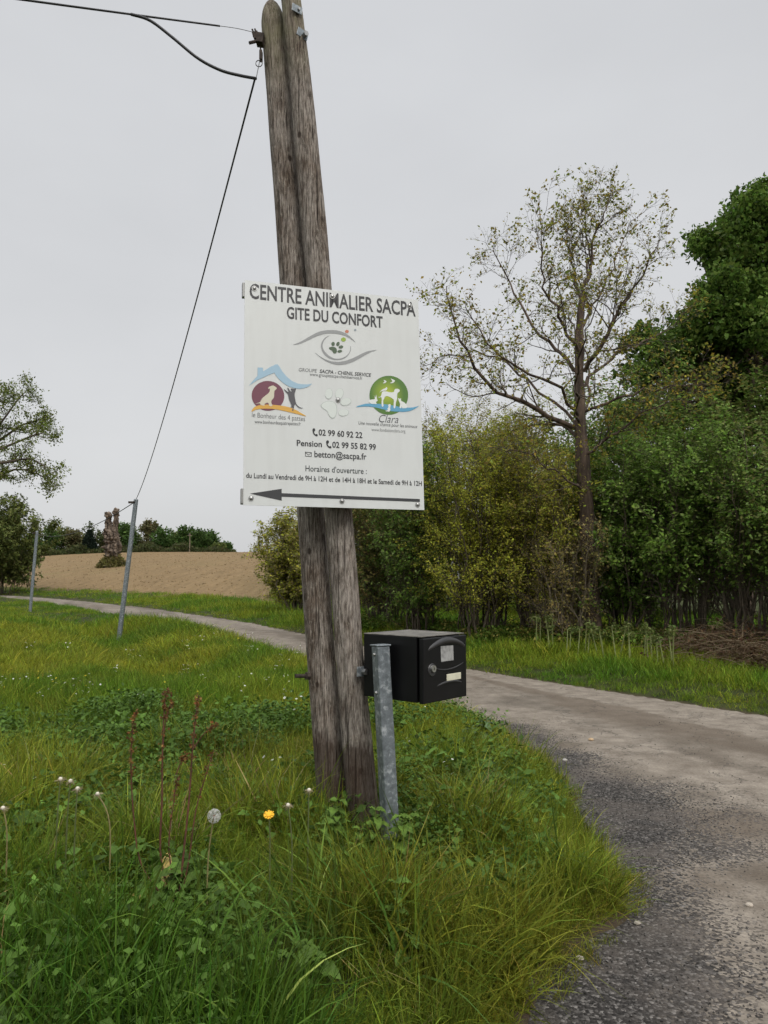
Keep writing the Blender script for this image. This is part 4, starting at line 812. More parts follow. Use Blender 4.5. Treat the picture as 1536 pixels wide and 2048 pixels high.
sh(1075, 17.9, 105, 880, OL + OL + OLB, 4, 'olive brown willow shrub to the left of the bare oak trunk', by=1292, nst=34, ry=1.5, leaf=.044, twig_per=11, dens=4.2)
sh(1130, 17.6, 85, 1060, OLB, 5, 'low brownish twiggy shrub at the foot of the oak trunk', by=1300, nst=26, stem=M_TWIGP, leaf=.05, ry=1.2, dens=.6)
sh(1255, 16.9, 100, 880, GR, 6, 'fresh green shrub just right of the oak trunk', by=1296, hk=1.1, nst=30, ry=1.5)
sh(1370, 16.0, 110, 850, GR, 7, 'bright leaved green shrub over the dark hollow, second from the right edge', by=1304, hk=1.1, nst=30, ry=1.6, zlo=1.3)
sh(1495, 15.2, 105, 860, GR + DK, 8, 'green shrub cut by the right edge of the picture', by=1316, hk=1.1, nst=30, ry=1.6, zlo=1.45)
sh(1640, 14.5, 110, 840, GR + DK, 9, 'green shrub mostly outside the right edge', by=1330, hk=1.1, nst=24, ry=1.5, zlo=1.3)
BK_ = 'shrubs at the back of the thicket'
for k, (px, D, rp, tp, tn, lb, lf) in enumerate([(735, 27, 80, 985, DK, 'dark shrub far behind the wooden pole', .1), (885, 26, 105, 835, PALE, 'pale brown budding willow rising behind the olive shrub', .06), (985, 25, 90, 850, PALE + OLB, 'pale brown budding willow behind the oak branches', .06),
    (1080, 22, 100, 900, DK + OLB, 'dark shrub filling the gap left of the oak trunk', .1), (1180, 21, 110, 830, DK + GR, 'dark green shrub behind the oak trunk', .1), (1290, 20, 105, 800, DK + GR, 'dark green shrub below the leafy oak crown', .1), (1400, 19.5, 120, 830, DK, 'dark shrub behind the bright leaved green shrub', .11), (1530, 18.5, 120, 830, DK, 'dark shrub behind the hollow at the right edge', .11)]):
    sh(px, D, rp, tp, tn, 40 + k, lb, leaf=lf, nst=22, ry=1.4, group=BK_, dens=2., tw=False)
c = at(606, 1155, 28.5)
shrub('willow_bush', 'rounded pale grey green willow bush at the field corner, left of the pole', c[0], 28.5, 1.6, (1155 - 1005) * 28.5 / F + CAMH - hz(c[0], 28.5), 56, PALE + OL, 77, leaf=.085, per2=7, stem=M_TWIGP, group=None, twig_per=13, lean=.15, dens=2.8)

# ------------------------------------------------------------------ left edge tree and bush
c = at(-130, 1155, 66)
def left_tree():
    rg = np.random.default_rng(5); D = 66; base = np.array([c[0], D, hz(c[0], D)]); t = thing('roadside_tree', 'airy spreading tree whose light green branches reach in from the left edge', 'tree', base)
    L = []
    for px, dd in (([(-130, 1170), (-125, 1050), (-110, 950)], 0), ([(-112, 960), (-60, 900), (-10, 860), (35, 800), (50, 785)], 1), ([(-110, 950), (-50, 920), (20, 890), (70, 870), (95, 865)], -1), ([(-120, 1000), (-50, 965), (0, 950), (40, 938), (90, 955), (112, 972)], 1.5), ([(-112, 950), (-70, 860), (-20, 810), (10, 790)], -2), ([(-60, 920), (0, 880), (45, 850), (85, 838)], 2), ([(-50, 930), (10, 925), (60, 918), (100, 940)], -2), ([(-110, 950), (-140, 860), (-150, 790)], 0)):
        L.append((resample([at(x, y, D + dd) for x, y in px], 12), np.linspace(.42 if px[0][1] == 1170 else .17, .22 if px[0][1] == 1170 else .03, 12)))
    P = np.stack([l[0] for l in L]); R = np.stack([l[1] for l in L])
    P1, R1 = grow(P[1:], R[1:], rg, 16, 1., 3.2, 45, .05, 7, .5, .2, .15, .02); P2, R2 = grow(P1, R1, rg, 6, .5, 1.5, 45, .0, 4, .6, .2, .2, .012)
    V, Fq = tubes(P[:1] - base, R[:1], 10); link('trunk', mesh_np('trunk', V, Fq, M_BARK, True), t)
    V, Fq = join([tubes(P[1:] - base, R[1:], 6), tubes(P1 - base, R1, 4), tubes(P2 - base, R2, 3)]); link('branches', mesh_np('branches', V, Fq, M_TWIG, True), t)
    C = np.concatenate([pts_on(P2, rg, 14, .16, .2), pts_on(P1, rg, 10, .2, .3)]) - base
    V, Fq, cc = leaves(C, rg, .20, [(.15, .195, .045), (.18, .215, .055), (.125, .16, .04)], .25); link('crown', mesh_np('crown', V, Fq, M_LEAF, False, cc), t)
left_tree()
c2 = at(-20, 1155, 63)
shrub('roadside_bush', 'dark olive bush at the left edge beyond the bend of the lane', c2[0], 64.5, 4.3, (1155 - 985) * 64 / F + CAMH - hz(c2[0], 64.5), 46, [(.14, .17, .045), (.165, .19, .055), (.11, .135, .038)], 91, leaf=.22, group=None, twig_per=11, dens=2.2, lean=.1)

# ------------------------------------------------------------------ far tree line on the field crest
def far_y(px, D): 
    p = at(px, 1155, D); return p[0], D, hz(p[0], D)
FT = [(62, 1062, 24, 0), (95, 1056, 26, 0), (125, 1056, 24, 1), (150, 1062, 20, 2), (183, 1043, 22, 3), (215, 1062, 22, 2), (243, 1046, 26, 0), (258, 1052, 22, 1), (290, 1042, 24, 2), (322, 1053, 26, 0), (350, 1066, 20, 1), (368, 1056, 22, 0), (398, 1063, 22, 0), (420, 1066, 20, 0), (438, 1090, 14, 1), (452, 1089, 10, 0)]
TT = [[(.075, .135, .034), (.092, .155, .04), (.06, .105, .028)], [(.13, .155, .045), (.11, .14, .04)], [(.15, .135, .06), (.12, .12, .05)], [(.10, .125, .045), (.08, .10, .036)]]
TL = ['dense green tree on the field crest', 'light olive tree on the field crest', 'brownish budding tree on the field crest', 'loose dark tree on the field crest']
WHERE = ['first on the left', 'second from the left', 'third from the left', 'just left of the dark conifer', 'rising behind the dark conifer', 'left of the pollarded trunk', 'right behind the pollarded trunk', 'just left of the steel pole', 'just right of the steel pole', 'second to the right of the steel pole', 'low one left of the far mast', 'with sky gaps left of the far mast', 'just right of the far mast', 'second right of the far mast', 'small one last but one on the right', 'smallest, last on the right']
for k, (px, top, rp, ty) in enumerate(FT):
    D = 168 + (k * 37 % 11); x, y, z = far_y(px, D); zt = at(px, top, D)[2]; h = zt - z; rw = rp * D / F
    rgk = np.random.default_rng(200 + k); bl = []
    for q in range(9):
        u = rgk.random(); bl.append((np.array([x + rgk.uniform(-.75, .75) * rw * (1.1 - .5 * u), y + rgk.uniform(-.6, .6) * rw, z + h * (.15 + .68 * u)]), min(rw * .72, h * .28)))
    bl.append((np.array([x, y, zt - h * .16]), min(rw * .5, h * .18)))
    blob_tree('field_edge_tree', TL[ty] + ', ' + WHERE[k], (x, y, z), (x, y, z + h * .6), .22, bl, 170 if ty != 3 else 70, 16, .5, TT[ty], 300 + k, .75, group='trees along the field crest', tvar=.2, limbs=(ty in (2, 3)))
# dark conifer
def conifer():
    D = 164; x, y, z = far_y(176, D); t = thing('conifer_tree', 'dark blue green conifer standing in the far tree line', 'tree', (x, y, z)); rg = np.random.default_rng(9)
    h = at(176, 1058, D)[2] - z; MB().cyl((0, 0, -.3), (0, 0, h * .9), .25, .05, 8).build('trunk', M_BARK, t)
    n = 5200; u = rg.random(n) ** .75; hh = h * (1 - u); rr = (.25 + 2.1 * u) * np.sqrt(rg.random(n)); a = rg.random(n) * 6.283
    V, Fq, cc = leaves(np.stack([np.cos(a) * rr, np.sin(a) * rr, hh - .25 * rr], 1), rg, .42, [(.016, .026, .018), (.022, .034, .022)], .2, .5); link('crown', mesh_np('crown', V, Fq, M_LEAF, False, cc), t)
conifer()
x, y, z = far_y(378, 160); hp = at(378, 1066, 160)[2] - z
fm = thing('far_mast', 'thin brown pole standing in front of the far tree line', 'utility pole', (x, y, z)); MB().cyl((0, 0, -.3), (0, 0, hp), .13, .09, 8).build('shaft', M_TWIGP, fm); MB().box((0, 0, hp - .5), (1.0, .1, .1)).build('crossarm', M_TWIGP, fm)
# low growth under the tree line
rg = np.random.default_rng(12); n = 26000; px = rg.uniform(40, 470, n); Dd = rg.uniform(160, 178, n)
xs = (px - 768) / F * Dd; zz = height(xs, Dd); hh = rg.random(n) ** 1.6 * (1.3 + .7 * np.sin(px * .09)) * (1 - .75 * sstep(380, 465, px))
V, Fq, cc = leaves(np.stack([xs, Dd, zz + hh], 1), rg, .55, [(.07, .085, .03), (.085, .085, .036), (.055, .07, .024)], .25)
tag(link('hedge_growth', mesh_np('hedge_growth', V, Fq, M_LEAF, False, cc)), 'low scrub under the trees on the field crest', 'scrub', kind='stuff')

# ------------------------------------------------------------------ pollarded trunk in the field
def pollard():
    g = ground_at(225, 1134); D = g[1]; base = np.array(g); k = D / F; rg = np.random.default_rng(3)
    t = thing('pollarded_trunk', 'knobbly lopped tree trunk with two bare prongs, standing alone in the ploughed field', 'tree', base)
    def W(px, py, dy=0): return at(px, py, D + dy)
    specs = [([(227, 1140), (226, 1115), (222, 1090), (219, 1062), (216, 1045), (217, 1030)], [13, 11, 11, 9, 5, 5], 'trunk'), ([(228, 1120), (232, 1095), (230, 1070), (231, 1045), (233, 1025)], [9, 8, 6, 4.5, 4.5], 'prong')]
    for px, rp, nm in specs:
        n = 90; P = resample([W(*p) for p in px], n)[None] - base; R = (np.interp(np.linspace(0, 1, n), np.linspace(0, 1, len(rp)), rp) * k)[None]; V, Fq = tubes(P, R, 28)
        A = np.tile(np.arange(28) / 28 * 6.283, n); Zv = V[:, 2]; cen = np.repeat(P[0], 28, 0); d = V - cen
        kn = fbm(np.cos(A) * 2.4 + 9 + Zv * 1.9, np.sin(A) * 2.4 + 20 - Zv * 1.3, 3) - .5; kn2 = fbm(np.cos(A) * 5 + 9 + Zv * 4.2, np.sin(A) * 5 + 20 - Zv * 3.1, 3) - .5; V = cen + d * np.clip(1 + 1.5 * kn + 1.6 * kn2, .35, 2)[:, None]; link(nm, mesh_np(nm, V, Fq, bark_mat('bark_pollard_' + nm, (.028, .019, .013), (.24, .185, .14), 3.4), True), t)
    for px, py, rr in ((215, 1030, 6), (221, 1031, 4), (233, 1022, 6), (230, 1025, 4), (212, 1075, 5), (225, 1070, 5), (213, 1095, 5), (232, 1090, 4), (230, 1110, 5), (217, 1112, 5)):
        bm = bmesh.new(); bmesh.ops.create_icosphere(bm, subdivisions=3, radius=rr * k); cc = Vector(W(px, py, -.3) - base)
        for v in bm.verts: v.co = v.co * (1 + .8 * (float(fbm(np.array(v.co.x * 3 + px), np.array(v.co.z * 6 + v.co.y * 6 + 5), 3)) - .5) * 2) + cc
        m = bpy.data.meshes.new('burr'); bm.to_mesh(m); bm.free(); m.materials.append(bpy.data.materials['bark_pollard_trunk']); [setattr(p, 'use_smooth', True) for p in m.polygons]; link('burr', m, t)
    n = 5000; a = rg.random(n) * 6.283; q = np.sqrt(rg.random(n)); rr = 30 * k
    C = np.stack([np.cos(a) * q * rr, np.sin(a) * q * rr * .6, (1 - q ** 2) * 30 * k * rg.random(n) ** .6], 1)
    V, Fq, cc = leaves(C, rg, .30, [(.17, .165, .05), (.14, .13, .05), (.20, .18, .07)], .25)
    b = thing('field_bush', 'low olive scrub round the foot of the lopped trunk', 'shrub', base); link('foliage', mesh_np('foliage', V, Fq, M_LEAF, False, cc), b)
    P = np.stack([np.stack([np.array([0, 0, 0]), C[i] * .5, C[i]]) for i in range(0, 120)]); V, Fq = tubes(P, np.full((120, 3), .02), 3); link('stems', mesh_np('stems', V, Fq, M_TWIGP), b)
pollard()

# ------------------------------------------------------------------ steel cable poles
def steel_pole(px0, py0, px1, py1, Yd, label, r=.058):
    b = at(px1, py1, Yd); t_ = at(px0, py0, Yd); g = hz(b[0], b[1]); t = thing('steel_pole', label, 'pole', b, group='galvanised cable poles'); v = Vector(t_ - b)
    MB().cyl(v * -.15, v, r, r * .93, 8).build('shaft', M_GALV, t); MB().cyl(v, v * 1.006, r * .95, r * .8, 8).build('cap', M_GALV, t)
    MB().box(v * .988 + Vector((-.09, -.03, -.02)), (.16, .05, .05)).build('cable_clamp', M_RUST, t); return t_
p1 = steel_pole(272, 1000, 238, 1278, 19.0, 'leaning galvanised pole in the meadow, the nearer and taller one in view', .062)
p2 = steel_pole(74, 1063, 60, 1226, 33.0, 'galvanised pole far left in the meadow near the olive bush', .068)
A = at(268, 1005, 18.9); B = at(71, 1068, 32.9)
tag(tube_obj('span_cable', [A + (B - A) * t - np.array([0, 0, 4 * .38 * t * (1 - t)]) for t in np.linspace(0, 1, 9)], .0105, M_CABLE, n=30, sides=6), 'thin black cable strung between the two steel poles', 'cable')

# ------------------------------------------------------------------ scattered ground cover (geometry nodes)
def blade_mesh(name, n, spread, lmin, lmax, w, bend, seed, seg=4, lean=.35):
    rg = np.random.default_rng(seed); a = rg.random(n) * 6.283; q = np.sqrt(rg.random(n)) * spread; s = np.stack([np.cos(a) * q, np.sin(a) * q, np.full(n, -.02)], 1)
    L = rg.uniform(lmin, lmax, n); az = rg.random(n) * 6.283; out = np.stack([np.cos(az), np.sin(az), np.zeros(n)], 1); d = unit(np.array([0, 0, 1.]) + out * (rg.random((n, 1)) * lean)); tw = rg.random(n) * 6.283
    sd = unit(np.cross(d, np.stack([np.cos(tw), np.sin(tw), np.zeros(n)], 1))); bd = (rg.random(n) ** 1.5 * bend)[:, None]
    P = [s]; dd = d.copy()
    for k in range(seg): dd = unit(dd + out * bd / seg * (1 + k * .8) - np.array([0, 0, 1.]) * bd / seg * k * .45); P.append(P[-1] + dd * (L / seg)[:, None])
    ws = np.linspace(1, .0, seg + 1) ** .7; V = []
    W = (w * rg.uniform(.6, 1.3, n))[:, None]
    for k in range(seg): V += [P[k] - sd * W * ws[k] / 2, P[k] + sd * W * ws[k] / 2]
    V.append(P[seg]); V = np.stack(V, 1); nv = V.shape[1]; b = np.arange(n)[:, None] * nv; T = []
    for k in range(seg - 1): T += [[2 * k, 2 * k + 1, 2 * k + 3], [2 * k, 2 * k + 3, 2 * k + 2]]
    T.append([2 * seg - 2, 2 * seg - 1, 2 * seg]); T = np.array(T); Fq = (b[:, :, None] + T[None]).reshape(-1, 3)
    m = mesh_np(name, V.reshape(-1, 3), Fq, M_GRASS); at_ = m.attributes.new('blade', 'FLOAT_COLOR', 'POINT')
    c = np.ones((n, nv, 4), np.float32); sh_ = np.clip(1 + rg.normal(0, .34, n), .35, 2.0)[:, None]; dry = rg.random(n) < .055; hue = rg.normal(0, .12, n)
    c[..., 0] = sh_ * (1 + hue[:, None]); c[..., 1] = sh_; c[..., 2] = sh_
    c[dry, :, 0] *= 2.0; c[dry, :, 1] *= 1.4; c[dry, :, 2] *= 1.9
    at_.data.foreach_set('color', c.ravel()); return m
def leafy_mesh(name, n, spread, hmax, size, seed, asp=.6, mat=None):
    rg = np.random.default_rng(seed); a = rg.random(n) * 6.283; q = np.sqrt(rg.random(n)) * spread
    C = np.stack([np.cos(a) * q, np.sin(a) * q, hmax * rg.random(n) ** .7], 1); V, Fq, c = leaves(C, rg, size, (1, 1, 1), .0, .1, asp, 1.2)
    m = mesh_np(name, V, Fq, mat or M_GRASS); at_ = m.attributes.new('blade', 'FLOAT_COLOR', 'POINT'); k = np.ones((len(V), 4), np.float32); k[:, :3] = np.repeat(np.clip(1 + rg.normal(0, .22, n), .5, 1.7), 4)[:, None]; at_.data.foreach_set('color', k.ravel()); return m
def scatter(name, pts, rot, scl, idx, tint, meshes, label=None, cat=None):
    coll = bpy.data.collections.new(name + '_kinds')
    for k, m in enumerate(meshes): coll.objects.link(bpy.data.objects.new(f'{name}_kind_{k:02d}', m))
    me = bpy.data.meshes.new(name); me.vertices.add(len(pts)); me.vertices.foreach_set('co', np.ascontiguousarray(pts, np.float32).ravel())
    def A(n, t, d, key): a = me.attributes.new(n, t, 'POINT'); a.data.foreach_set(key, np.ascontiguousarray(d).ravel())
    A('rot', 'FLOAT_VECTOR', rot.astype(np.float32), 'vector'); A('scl', 'FLOAT_VECTOR', (np.repeat(scl[:, None], 3, 1) if scl.ndim == 1 else scl).astype(np.float32), 'vector'); A('idx', 'INT', idx.astype(np.int32), 'value')
    c4 = np.ones((len(pts), 4), np.float32); c4[:, :3] = np.clip(tint, 0, 1); A('tint', 'FLOAT_COLOR', c4, 'color')
    ng = bpy.data.node_groups.new(name + '_nodes', 'GeometryNodeTree'); ng.interface.new_socket('Geometry', in_out='INPUT', socket_type='NodeSocketGeometry'); ng.interface.new_socket('Geometry', in_out='OUTPUT', socket_type='NodeSocketGeometry')
    gi = ng.nodes.new('NodeGroupInput'); go = ng.nodes.new('NodeGroupOutput'); ip = ng.nodes.new('GeometryNodeInstanceOnPoints'); ci = ng.nodes.new('GeometryNodeCollectionInfo')
    ci.inputs['Collection'].default_value = coll; ci.inputs['Separate Children'].default_value = True; ci.inputs['Reset Children'].default_value = True
    def na(n, t): q = ng.nodes.new('GeometryNodeInputNamedAttribute'); q.data_type = t; q.inputs['Name'].default_value = n; return [o for o in q.outputs if o.enabled and o.name == 'Attribute'][0]
    er = ng.nodes.new('FunctionNodeEulerToRotation'); L = ng.links.new
    L(gi.outputs[0], ip.inputs['Points']); L(ci.outputs[0], ip.inputs['Instance']); ip.inputs['Pick Instance'].default_value = True
    L(na('idx', 'INT'), ip.inputs['Instance Index']); L(na('rot', 'FLOAT_VECTOR'), er.inputs[0]); L(er.outputs[0], ip.inputs['Rotation']); L(na('scl', 'FLOAT_VECTOR'), ip.inputs['Scale']); L(ip.outputs[0], go.inputs[0])
    o = link(name, me); md = o.modifiers.new('scatter', 'NODES'); md.node_group = ng; return tag(o, label, cat, kind='stuff')
def sample_area(x0, x1, y0, y1, dens, rg):
    n = int((x1 - x0) * (y1 - y0) * dens); return rg.uniform(x0, x1, n), rg.uniform(y0, y1, n)
def in_view(x, y, m=.12):
    return (np.abs(x) < (y + .9) * (768 / F + m) * 1.03 + .25)
def tilt_rot(n, rg, amt): return np.stack([rg.normal(0, amt, n), rg.normal(0, amt, n), rg.random(n) * 6.283], 1)
TU_L = [blade_mesh('tuft_long', 30, .085, .20, .42, .0062, 1.5, 100 + k, 5, .5) for k in range(7)]
TU_M = [blade_mesh('tuft_mid', 36, .10, .10, .24, .0052, 1.1, 120 + k, 4, .5) for k in range(6)]
TU_S = [blade_mesh('tuft_short', 40, .13, .07, .17, .006, .9, 140 + k, 3, .6) for k in range(5)]
TU_F = [blade_mesh('tuft_far', 34, .26, .10, .30, .016, .9, 160 + k, 3, .6) for k in range(5)]
LEAFY = [leafy_mesh('leafy_weed', 46, .10, .12, .026, 180 + k, .6) for k in range(5)]
CLOVER = [leafy_mesh('small_weed', 60, .11, .09, .016, 190 + k, .8) for k in range(4)]
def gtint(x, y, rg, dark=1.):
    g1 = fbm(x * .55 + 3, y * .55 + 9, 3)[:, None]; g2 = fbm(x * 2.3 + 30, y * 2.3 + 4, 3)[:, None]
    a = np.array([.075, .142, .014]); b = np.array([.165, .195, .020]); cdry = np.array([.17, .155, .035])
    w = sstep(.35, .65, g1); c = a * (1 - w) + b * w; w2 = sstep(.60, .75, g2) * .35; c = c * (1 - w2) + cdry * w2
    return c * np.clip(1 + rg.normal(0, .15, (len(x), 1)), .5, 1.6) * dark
# near verge: long grass
rg = np.random.default_rng(51)
x, y = sample_area(-3.4, 1.5, 1.2, 5.6, 420, rg); h, ins, lf, dl, dr = height(x, y, True)
den = fbm(x * 1.5 + 80, y * 1.5, 3)
k = lf & (dl > .03) & in_view(x, y) & (rg.random(len(x)) < sstep(5.8, 4.2, y) * .8 + .2) & (rg.random(len(x)) < .5 + .8 * sstep(.3, .55, den)); x, y, h, dl = x[k], y[k], h[k], dl[k]
nx_ = 90; x = np.concatenate([x, rg.uniform(-.42, .22, nx_)]); y = np.concatenate([y, rg.uniform(3.05, 3.42, nx_)]); h = height(x, y); dl = seg_dist(x, y, LEFT)
n = len(x); rot = tilt_rot(n, rg, .12)
eg = 1e-2; gxn = (seg_dist(x + eg, y, LEFT) - dl) / eg; gyn = (seg_dist(x, y + eg, LEFT) - dl) / eg; ov = sstep(.45, .02, dl) * .55
rz = rg.random(n) * 6.283; lx, ly = -gxn * ov, -gyn * ov                      # lean out over the edge
rot[:, 0] += -ly; rot[:, 1] += lx; 
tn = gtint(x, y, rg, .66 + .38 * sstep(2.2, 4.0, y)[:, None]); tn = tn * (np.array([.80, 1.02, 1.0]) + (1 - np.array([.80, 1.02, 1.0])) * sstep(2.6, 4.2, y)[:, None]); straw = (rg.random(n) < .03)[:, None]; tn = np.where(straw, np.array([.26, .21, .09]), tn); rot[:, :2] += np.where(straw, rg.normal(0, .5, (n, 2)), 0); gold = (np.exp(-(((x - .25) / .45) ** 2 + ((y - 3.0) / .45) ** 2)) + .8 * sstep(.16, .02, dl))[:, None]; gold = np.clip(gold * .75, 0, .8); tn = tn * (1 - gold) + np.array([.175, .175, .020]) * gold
sc = rg.uniform(.55, 1.05, n) * (1 - .45 * sstep(.22, .0, dl)) * (1 - .25 * sstep(3.2, 5, y)) * (.30 + 1.35 * sstep(.2, .8, fbm(x * 2.1, y * 2.1 + 30, 3)))
sc[-nx_:] = rg.uniform(.55, .85, nx_)
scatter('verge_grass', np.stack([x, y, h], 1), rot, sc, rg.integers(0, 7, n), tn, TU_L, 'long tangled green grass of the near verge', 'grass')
# broad arching blades in the foreground
TU_W = [blade_mesh('tuft_wide', 9, .06, .30, .52, .0115, 2.0, 170 + k, 6, .7) for k in range(5)]
x, y = sample_area(-2.6, .9, 1.3, 3.8, 75, rg); h, ins, lf, dl, dr = height(x, y, True); k = lf & (dl > .25) & in_view(x, y) & (fbm(x * 1.7 + 5, y * 1.7 + 70, 3) > .44); x, y, h = x[k], y[k], h[k]; n = len(x)
scatter('broad_grass', np.stack([x, y, h], 1), tilt_rot(n, rg, .15), rg.uniform(.6, 1.05, n), rg.integers(0, 5, n), np.array([.085, .150, .026]) * np.clip(1 + rg.normal(0, .2, (n, 1)), .5, 1.6), TU_W, 'broad arching grass blades in the foreground', 'grass')
# short fringe along the asphalt edge
x, y = sample_area(-.6, 1.6, 1.4, 9, 520, rg); h, ins, lf, dl, dr = height(x, y, True); k = ((lf & (dl < .42)) | (ins & (dl < .10) & (fbm(x * 3 + 9, y * 3, 3) > .52) & (rg.random(len(x)) < .5))) & in_view(x, y); h = np.where(ins, .004, h); x, y, h, dl = x[k], y[k], h[k], dl[k]; n = len(x)
tn = gtint(x, y, rg); gw = (rg.random((n, 1)) < .4) * sstep(.3, .05, dl)[:, None] * .8; tn = tn * (1 - gw) + np.array([.14, .12, .022]) * gw
scatter('fringe_grass', np.stack([x, y, h], 1), tilt_rot(n, rg, .2), rg.uniform(.35, .9, n) * (.55 + .6 * sstep(.0, .35, dl)), rg.integers(0, 11, n), tn, TU_M + TU_S, 'short yellowing grass fringe along the asphalt edge', 'grass')
# broad leaved weeds between the grass
x, y = sample_area(-3.6, 1.2, 1.3, 7, 80, rg); h, ins, lf, dl, dr = height(x, y, True); cl = fbm(x * 1.3 + 12, y * 1.3 + 77, 3)
k = lf & (dl > .25) & in_view(x, y) & (cl > .48); x, y, h = x[k], y[k], h[k]; n = len(x)
tn = np.array([.075, .138, .024]) * np.clip(1 + rg.normal(0, .22, (n, 1)), .5, 1.7)
scatter('leafy_weeds', np.stack([x, y, h + .07], 1), tilt_rot(n, rg, .1), rg.uniform(.8, 1.9, n), rg.integers(0, 9, n), tn, LEAFY + CLOVER, 'small broad leaved weeds growing between the grass', 'weeds')
# meadow
xs_, ys_ = [], []
for y0, y1, d in ((3.6, 6, 150), (6, 9, 130), (9, 14, 80), (14, 22, 42)):
    a, b = sample_area(-.62 * (y1 + 1), 1.4, y0, y1, d, rg); xs_.append(a); ys_.append(b)
x = np.concatenate(xs_); y = np.concatenate(ys_); h, ins, lf, dl, dr = height(x, y, True); k = lf & (dl > .04) & in_view(x, y); x, y, h, dl = x[k], y[k], h[k], dl[k]; n = len(x)
wy = sstep(4.0, 8, y)[:, None]; tn = gtint(x, y, rg); tn = tn * (1 - wy) + (tn * np.array([1.12, 1.10, 1.0]) + np.array([.012, .010, .0])) * wy
sc = rg.uniform(.7, 1.25, n) * (1 + .35 * sstep(10, 20, y)) * (.75 + .6 * fbm(x * .5 + 7, y * .5, 3)); far = sstep(8, 15, y); idx = np.where(rg.random(n) < .35 + .3 * far, rg.integers(6, 11, n), rg.integers(0, 6, n))
scatter('meadow_grass', np.stack([x, y, h], 1), tilt_rot(n, rg, .1), np.stack([sc * (1 + .7 * far), sc * (1 + .7 * far), sc], 1), idx, tn, TU_M + TU_S, 'yellowish green meadow grass left of the wooden pole', 'grass')
# farther grass: rest of the meadow and the verges across the lane
xs_, ys_ = [], []
for y0, y1, d in ((4, 9, 60), (9, 14, 60), (14, 24, 26), (24, 45, 9), (45, 90, 2.2)):
    a, b = sample_area(-.62 * (y1 + 1), .62 * (y1 + 1), y0, y1, d, rg); xs_.append(a); ys_.append(b)
x = np.concatenate(xs_); y = np.concatenate(ys_); h, ins, lf, dl, dr = height(x, y, True)
k = (~ins) & in_view(x, y) & np.where(lf, (y > 20) & (dl > .1), (dr > .05) & (dr < np.where(x + (y - 26) * .12 > -4, 11, 4.8))); x, y, h, lf, dr = x[k], y[k], h[k], lf[k], dr[k]; n = len(x)
tn = gtint(x, y, rg) * np.array([1.0, 1.15, .95]); gs = np.where(y > 24, np.where(lf, .7, 1.3), np.where(y > 13, 1.15, .8)); sc = gs * rg.uniform(.6, 1.2, n) * np.where(lf, 1., .45 + .45 * sstep(.2, 1.4, dr)) * (.6 + .8 * fbm(x * .35, y * .35, 3))
scatter('far_verge_grass', np.stack([x, y, h], 1), tilt_rot(n, rg, .1), sc, rg.integers(0, 5, n), tn, TU_F, 'green grass of the verges along the lane', 'grass')
# undergrowth at the foot of the thicket
px = rg.uniform(700, 1560, 3200); bx = np.array([700, 775, 965, 1190, 1370, 1560]); bd = np.array([ground_at(a, b)[1] for a, b in ((700, 1262), (775, 1264), (965, 1291), (1190, 1297), (1370, 1306), (1536, 1322))])
yy = np.interp(px, bx, bd) + rg.uniform(-.2, 1.5, len(px)); xx = (px - 768) / F * yy; hh_ = height(xx, yy); k = rg.random(len(px)) < np.where(px > 1300, .35, 1.); n = int(k.sum())
scatter('undergrowth', np.stack([xx[k], yy[k], hh_[k] + .05], 1), tilt_rot(n, rg, .15), rg.uniform(1.2, 2.8, n), rg.integers(0, 5, n), np.where(rg.random((n, 1)) < .3, np.array([.22, .20, .05]), np.array([.11, .18, .03])) * np.clip(1 + rg.normal(0, .25, (n, 1)), .5, 1.7), LEAFY, 'low leafy undergrowth at the foot of the thicket', 'undergrowth')
# tiny white and yellow meadow flowers
def flower_mesh(name, stem_h, petal, col, seed):
    rg = np.random.default_rng(seed); V, T, C = [], [], []
    for q in range(4):
        x, y = rg.normal(0, .04, 2); hh = stem_h * rg.uniform(.6, 1.1); b = len(V); V += [(x, y, 0), (x + .002, y, 0), (x, y, hh)]; T.append((b, b + 1, b + 2)); C += [(.09, .12, .03)] * 3
        tl = rg.normal(0, .35, 2)
        for a in range(5):
            b = len(V); an = a * 1.2566; r = petal; ca_, sa_ = math.cos(an), math.sin(an); p = lambda rr, o: (x + rr * math.cos(an + o), y + rr * math.sin(an + o), hh + rr * (math.cos(an + o) * tl[0] + math.sin(an + o) * tl[1]) + rr * .2)
            V += [(x, y, hh), p(r * .8, -.45), p(r, 0), p(r * .8, .45)]; T += [(b, b + 1, b + 2), (b, b + 2, b + 3)]; C += [col] * 4
    m = mesh_np(name, np.array(V), np.array(T), M_GRASS); at_ = m.attributes.new('blade', 'FLOAT_COLOR', 'POINT'); c = np.ones((len(V), 4), np.float32); c[:, :3] = C; at_.data.foreach_set('color', c.ravel()); return m
FW = [flower_mesh('white_flower', .20, .0075, (.75, .76, .70), 5 + k) for k in range(4)]; FY = [flower_mesh('yellow_flower', .18, .007, (.62, .50, .04), 15 + k) for k in range(2)]
x, y = sample_area(-9, .6, 4.0, 15, 5.0, rg); h, ins, lf, dl, dr = height(x, y, True); cl = fbm(x * .8 + 90, y * .8 + 3, 3); k = lf & (dl > .5) & in_view(x, y) & (rg.random(len(x)) < sstep(.42, .68, cl) * np.where(y < 7, 1, .8)); x, y, h = x[k], y[k], h[k]; n = len(x)
scatter('meadow_flowers', np.stack([x, y, h], 1), tilt_rot(n, rg, .05), rg.uniform(.8, 1.3, n) * (1 + .03 * y), np.where(rg.random(n) < .85, rg.integers(0, 4, n), rg.integers(4, 6, n)), np.ones((n, 3)), FW + FY, 'tiny white and yellow flowers scattered through the meadow', 'flowers')
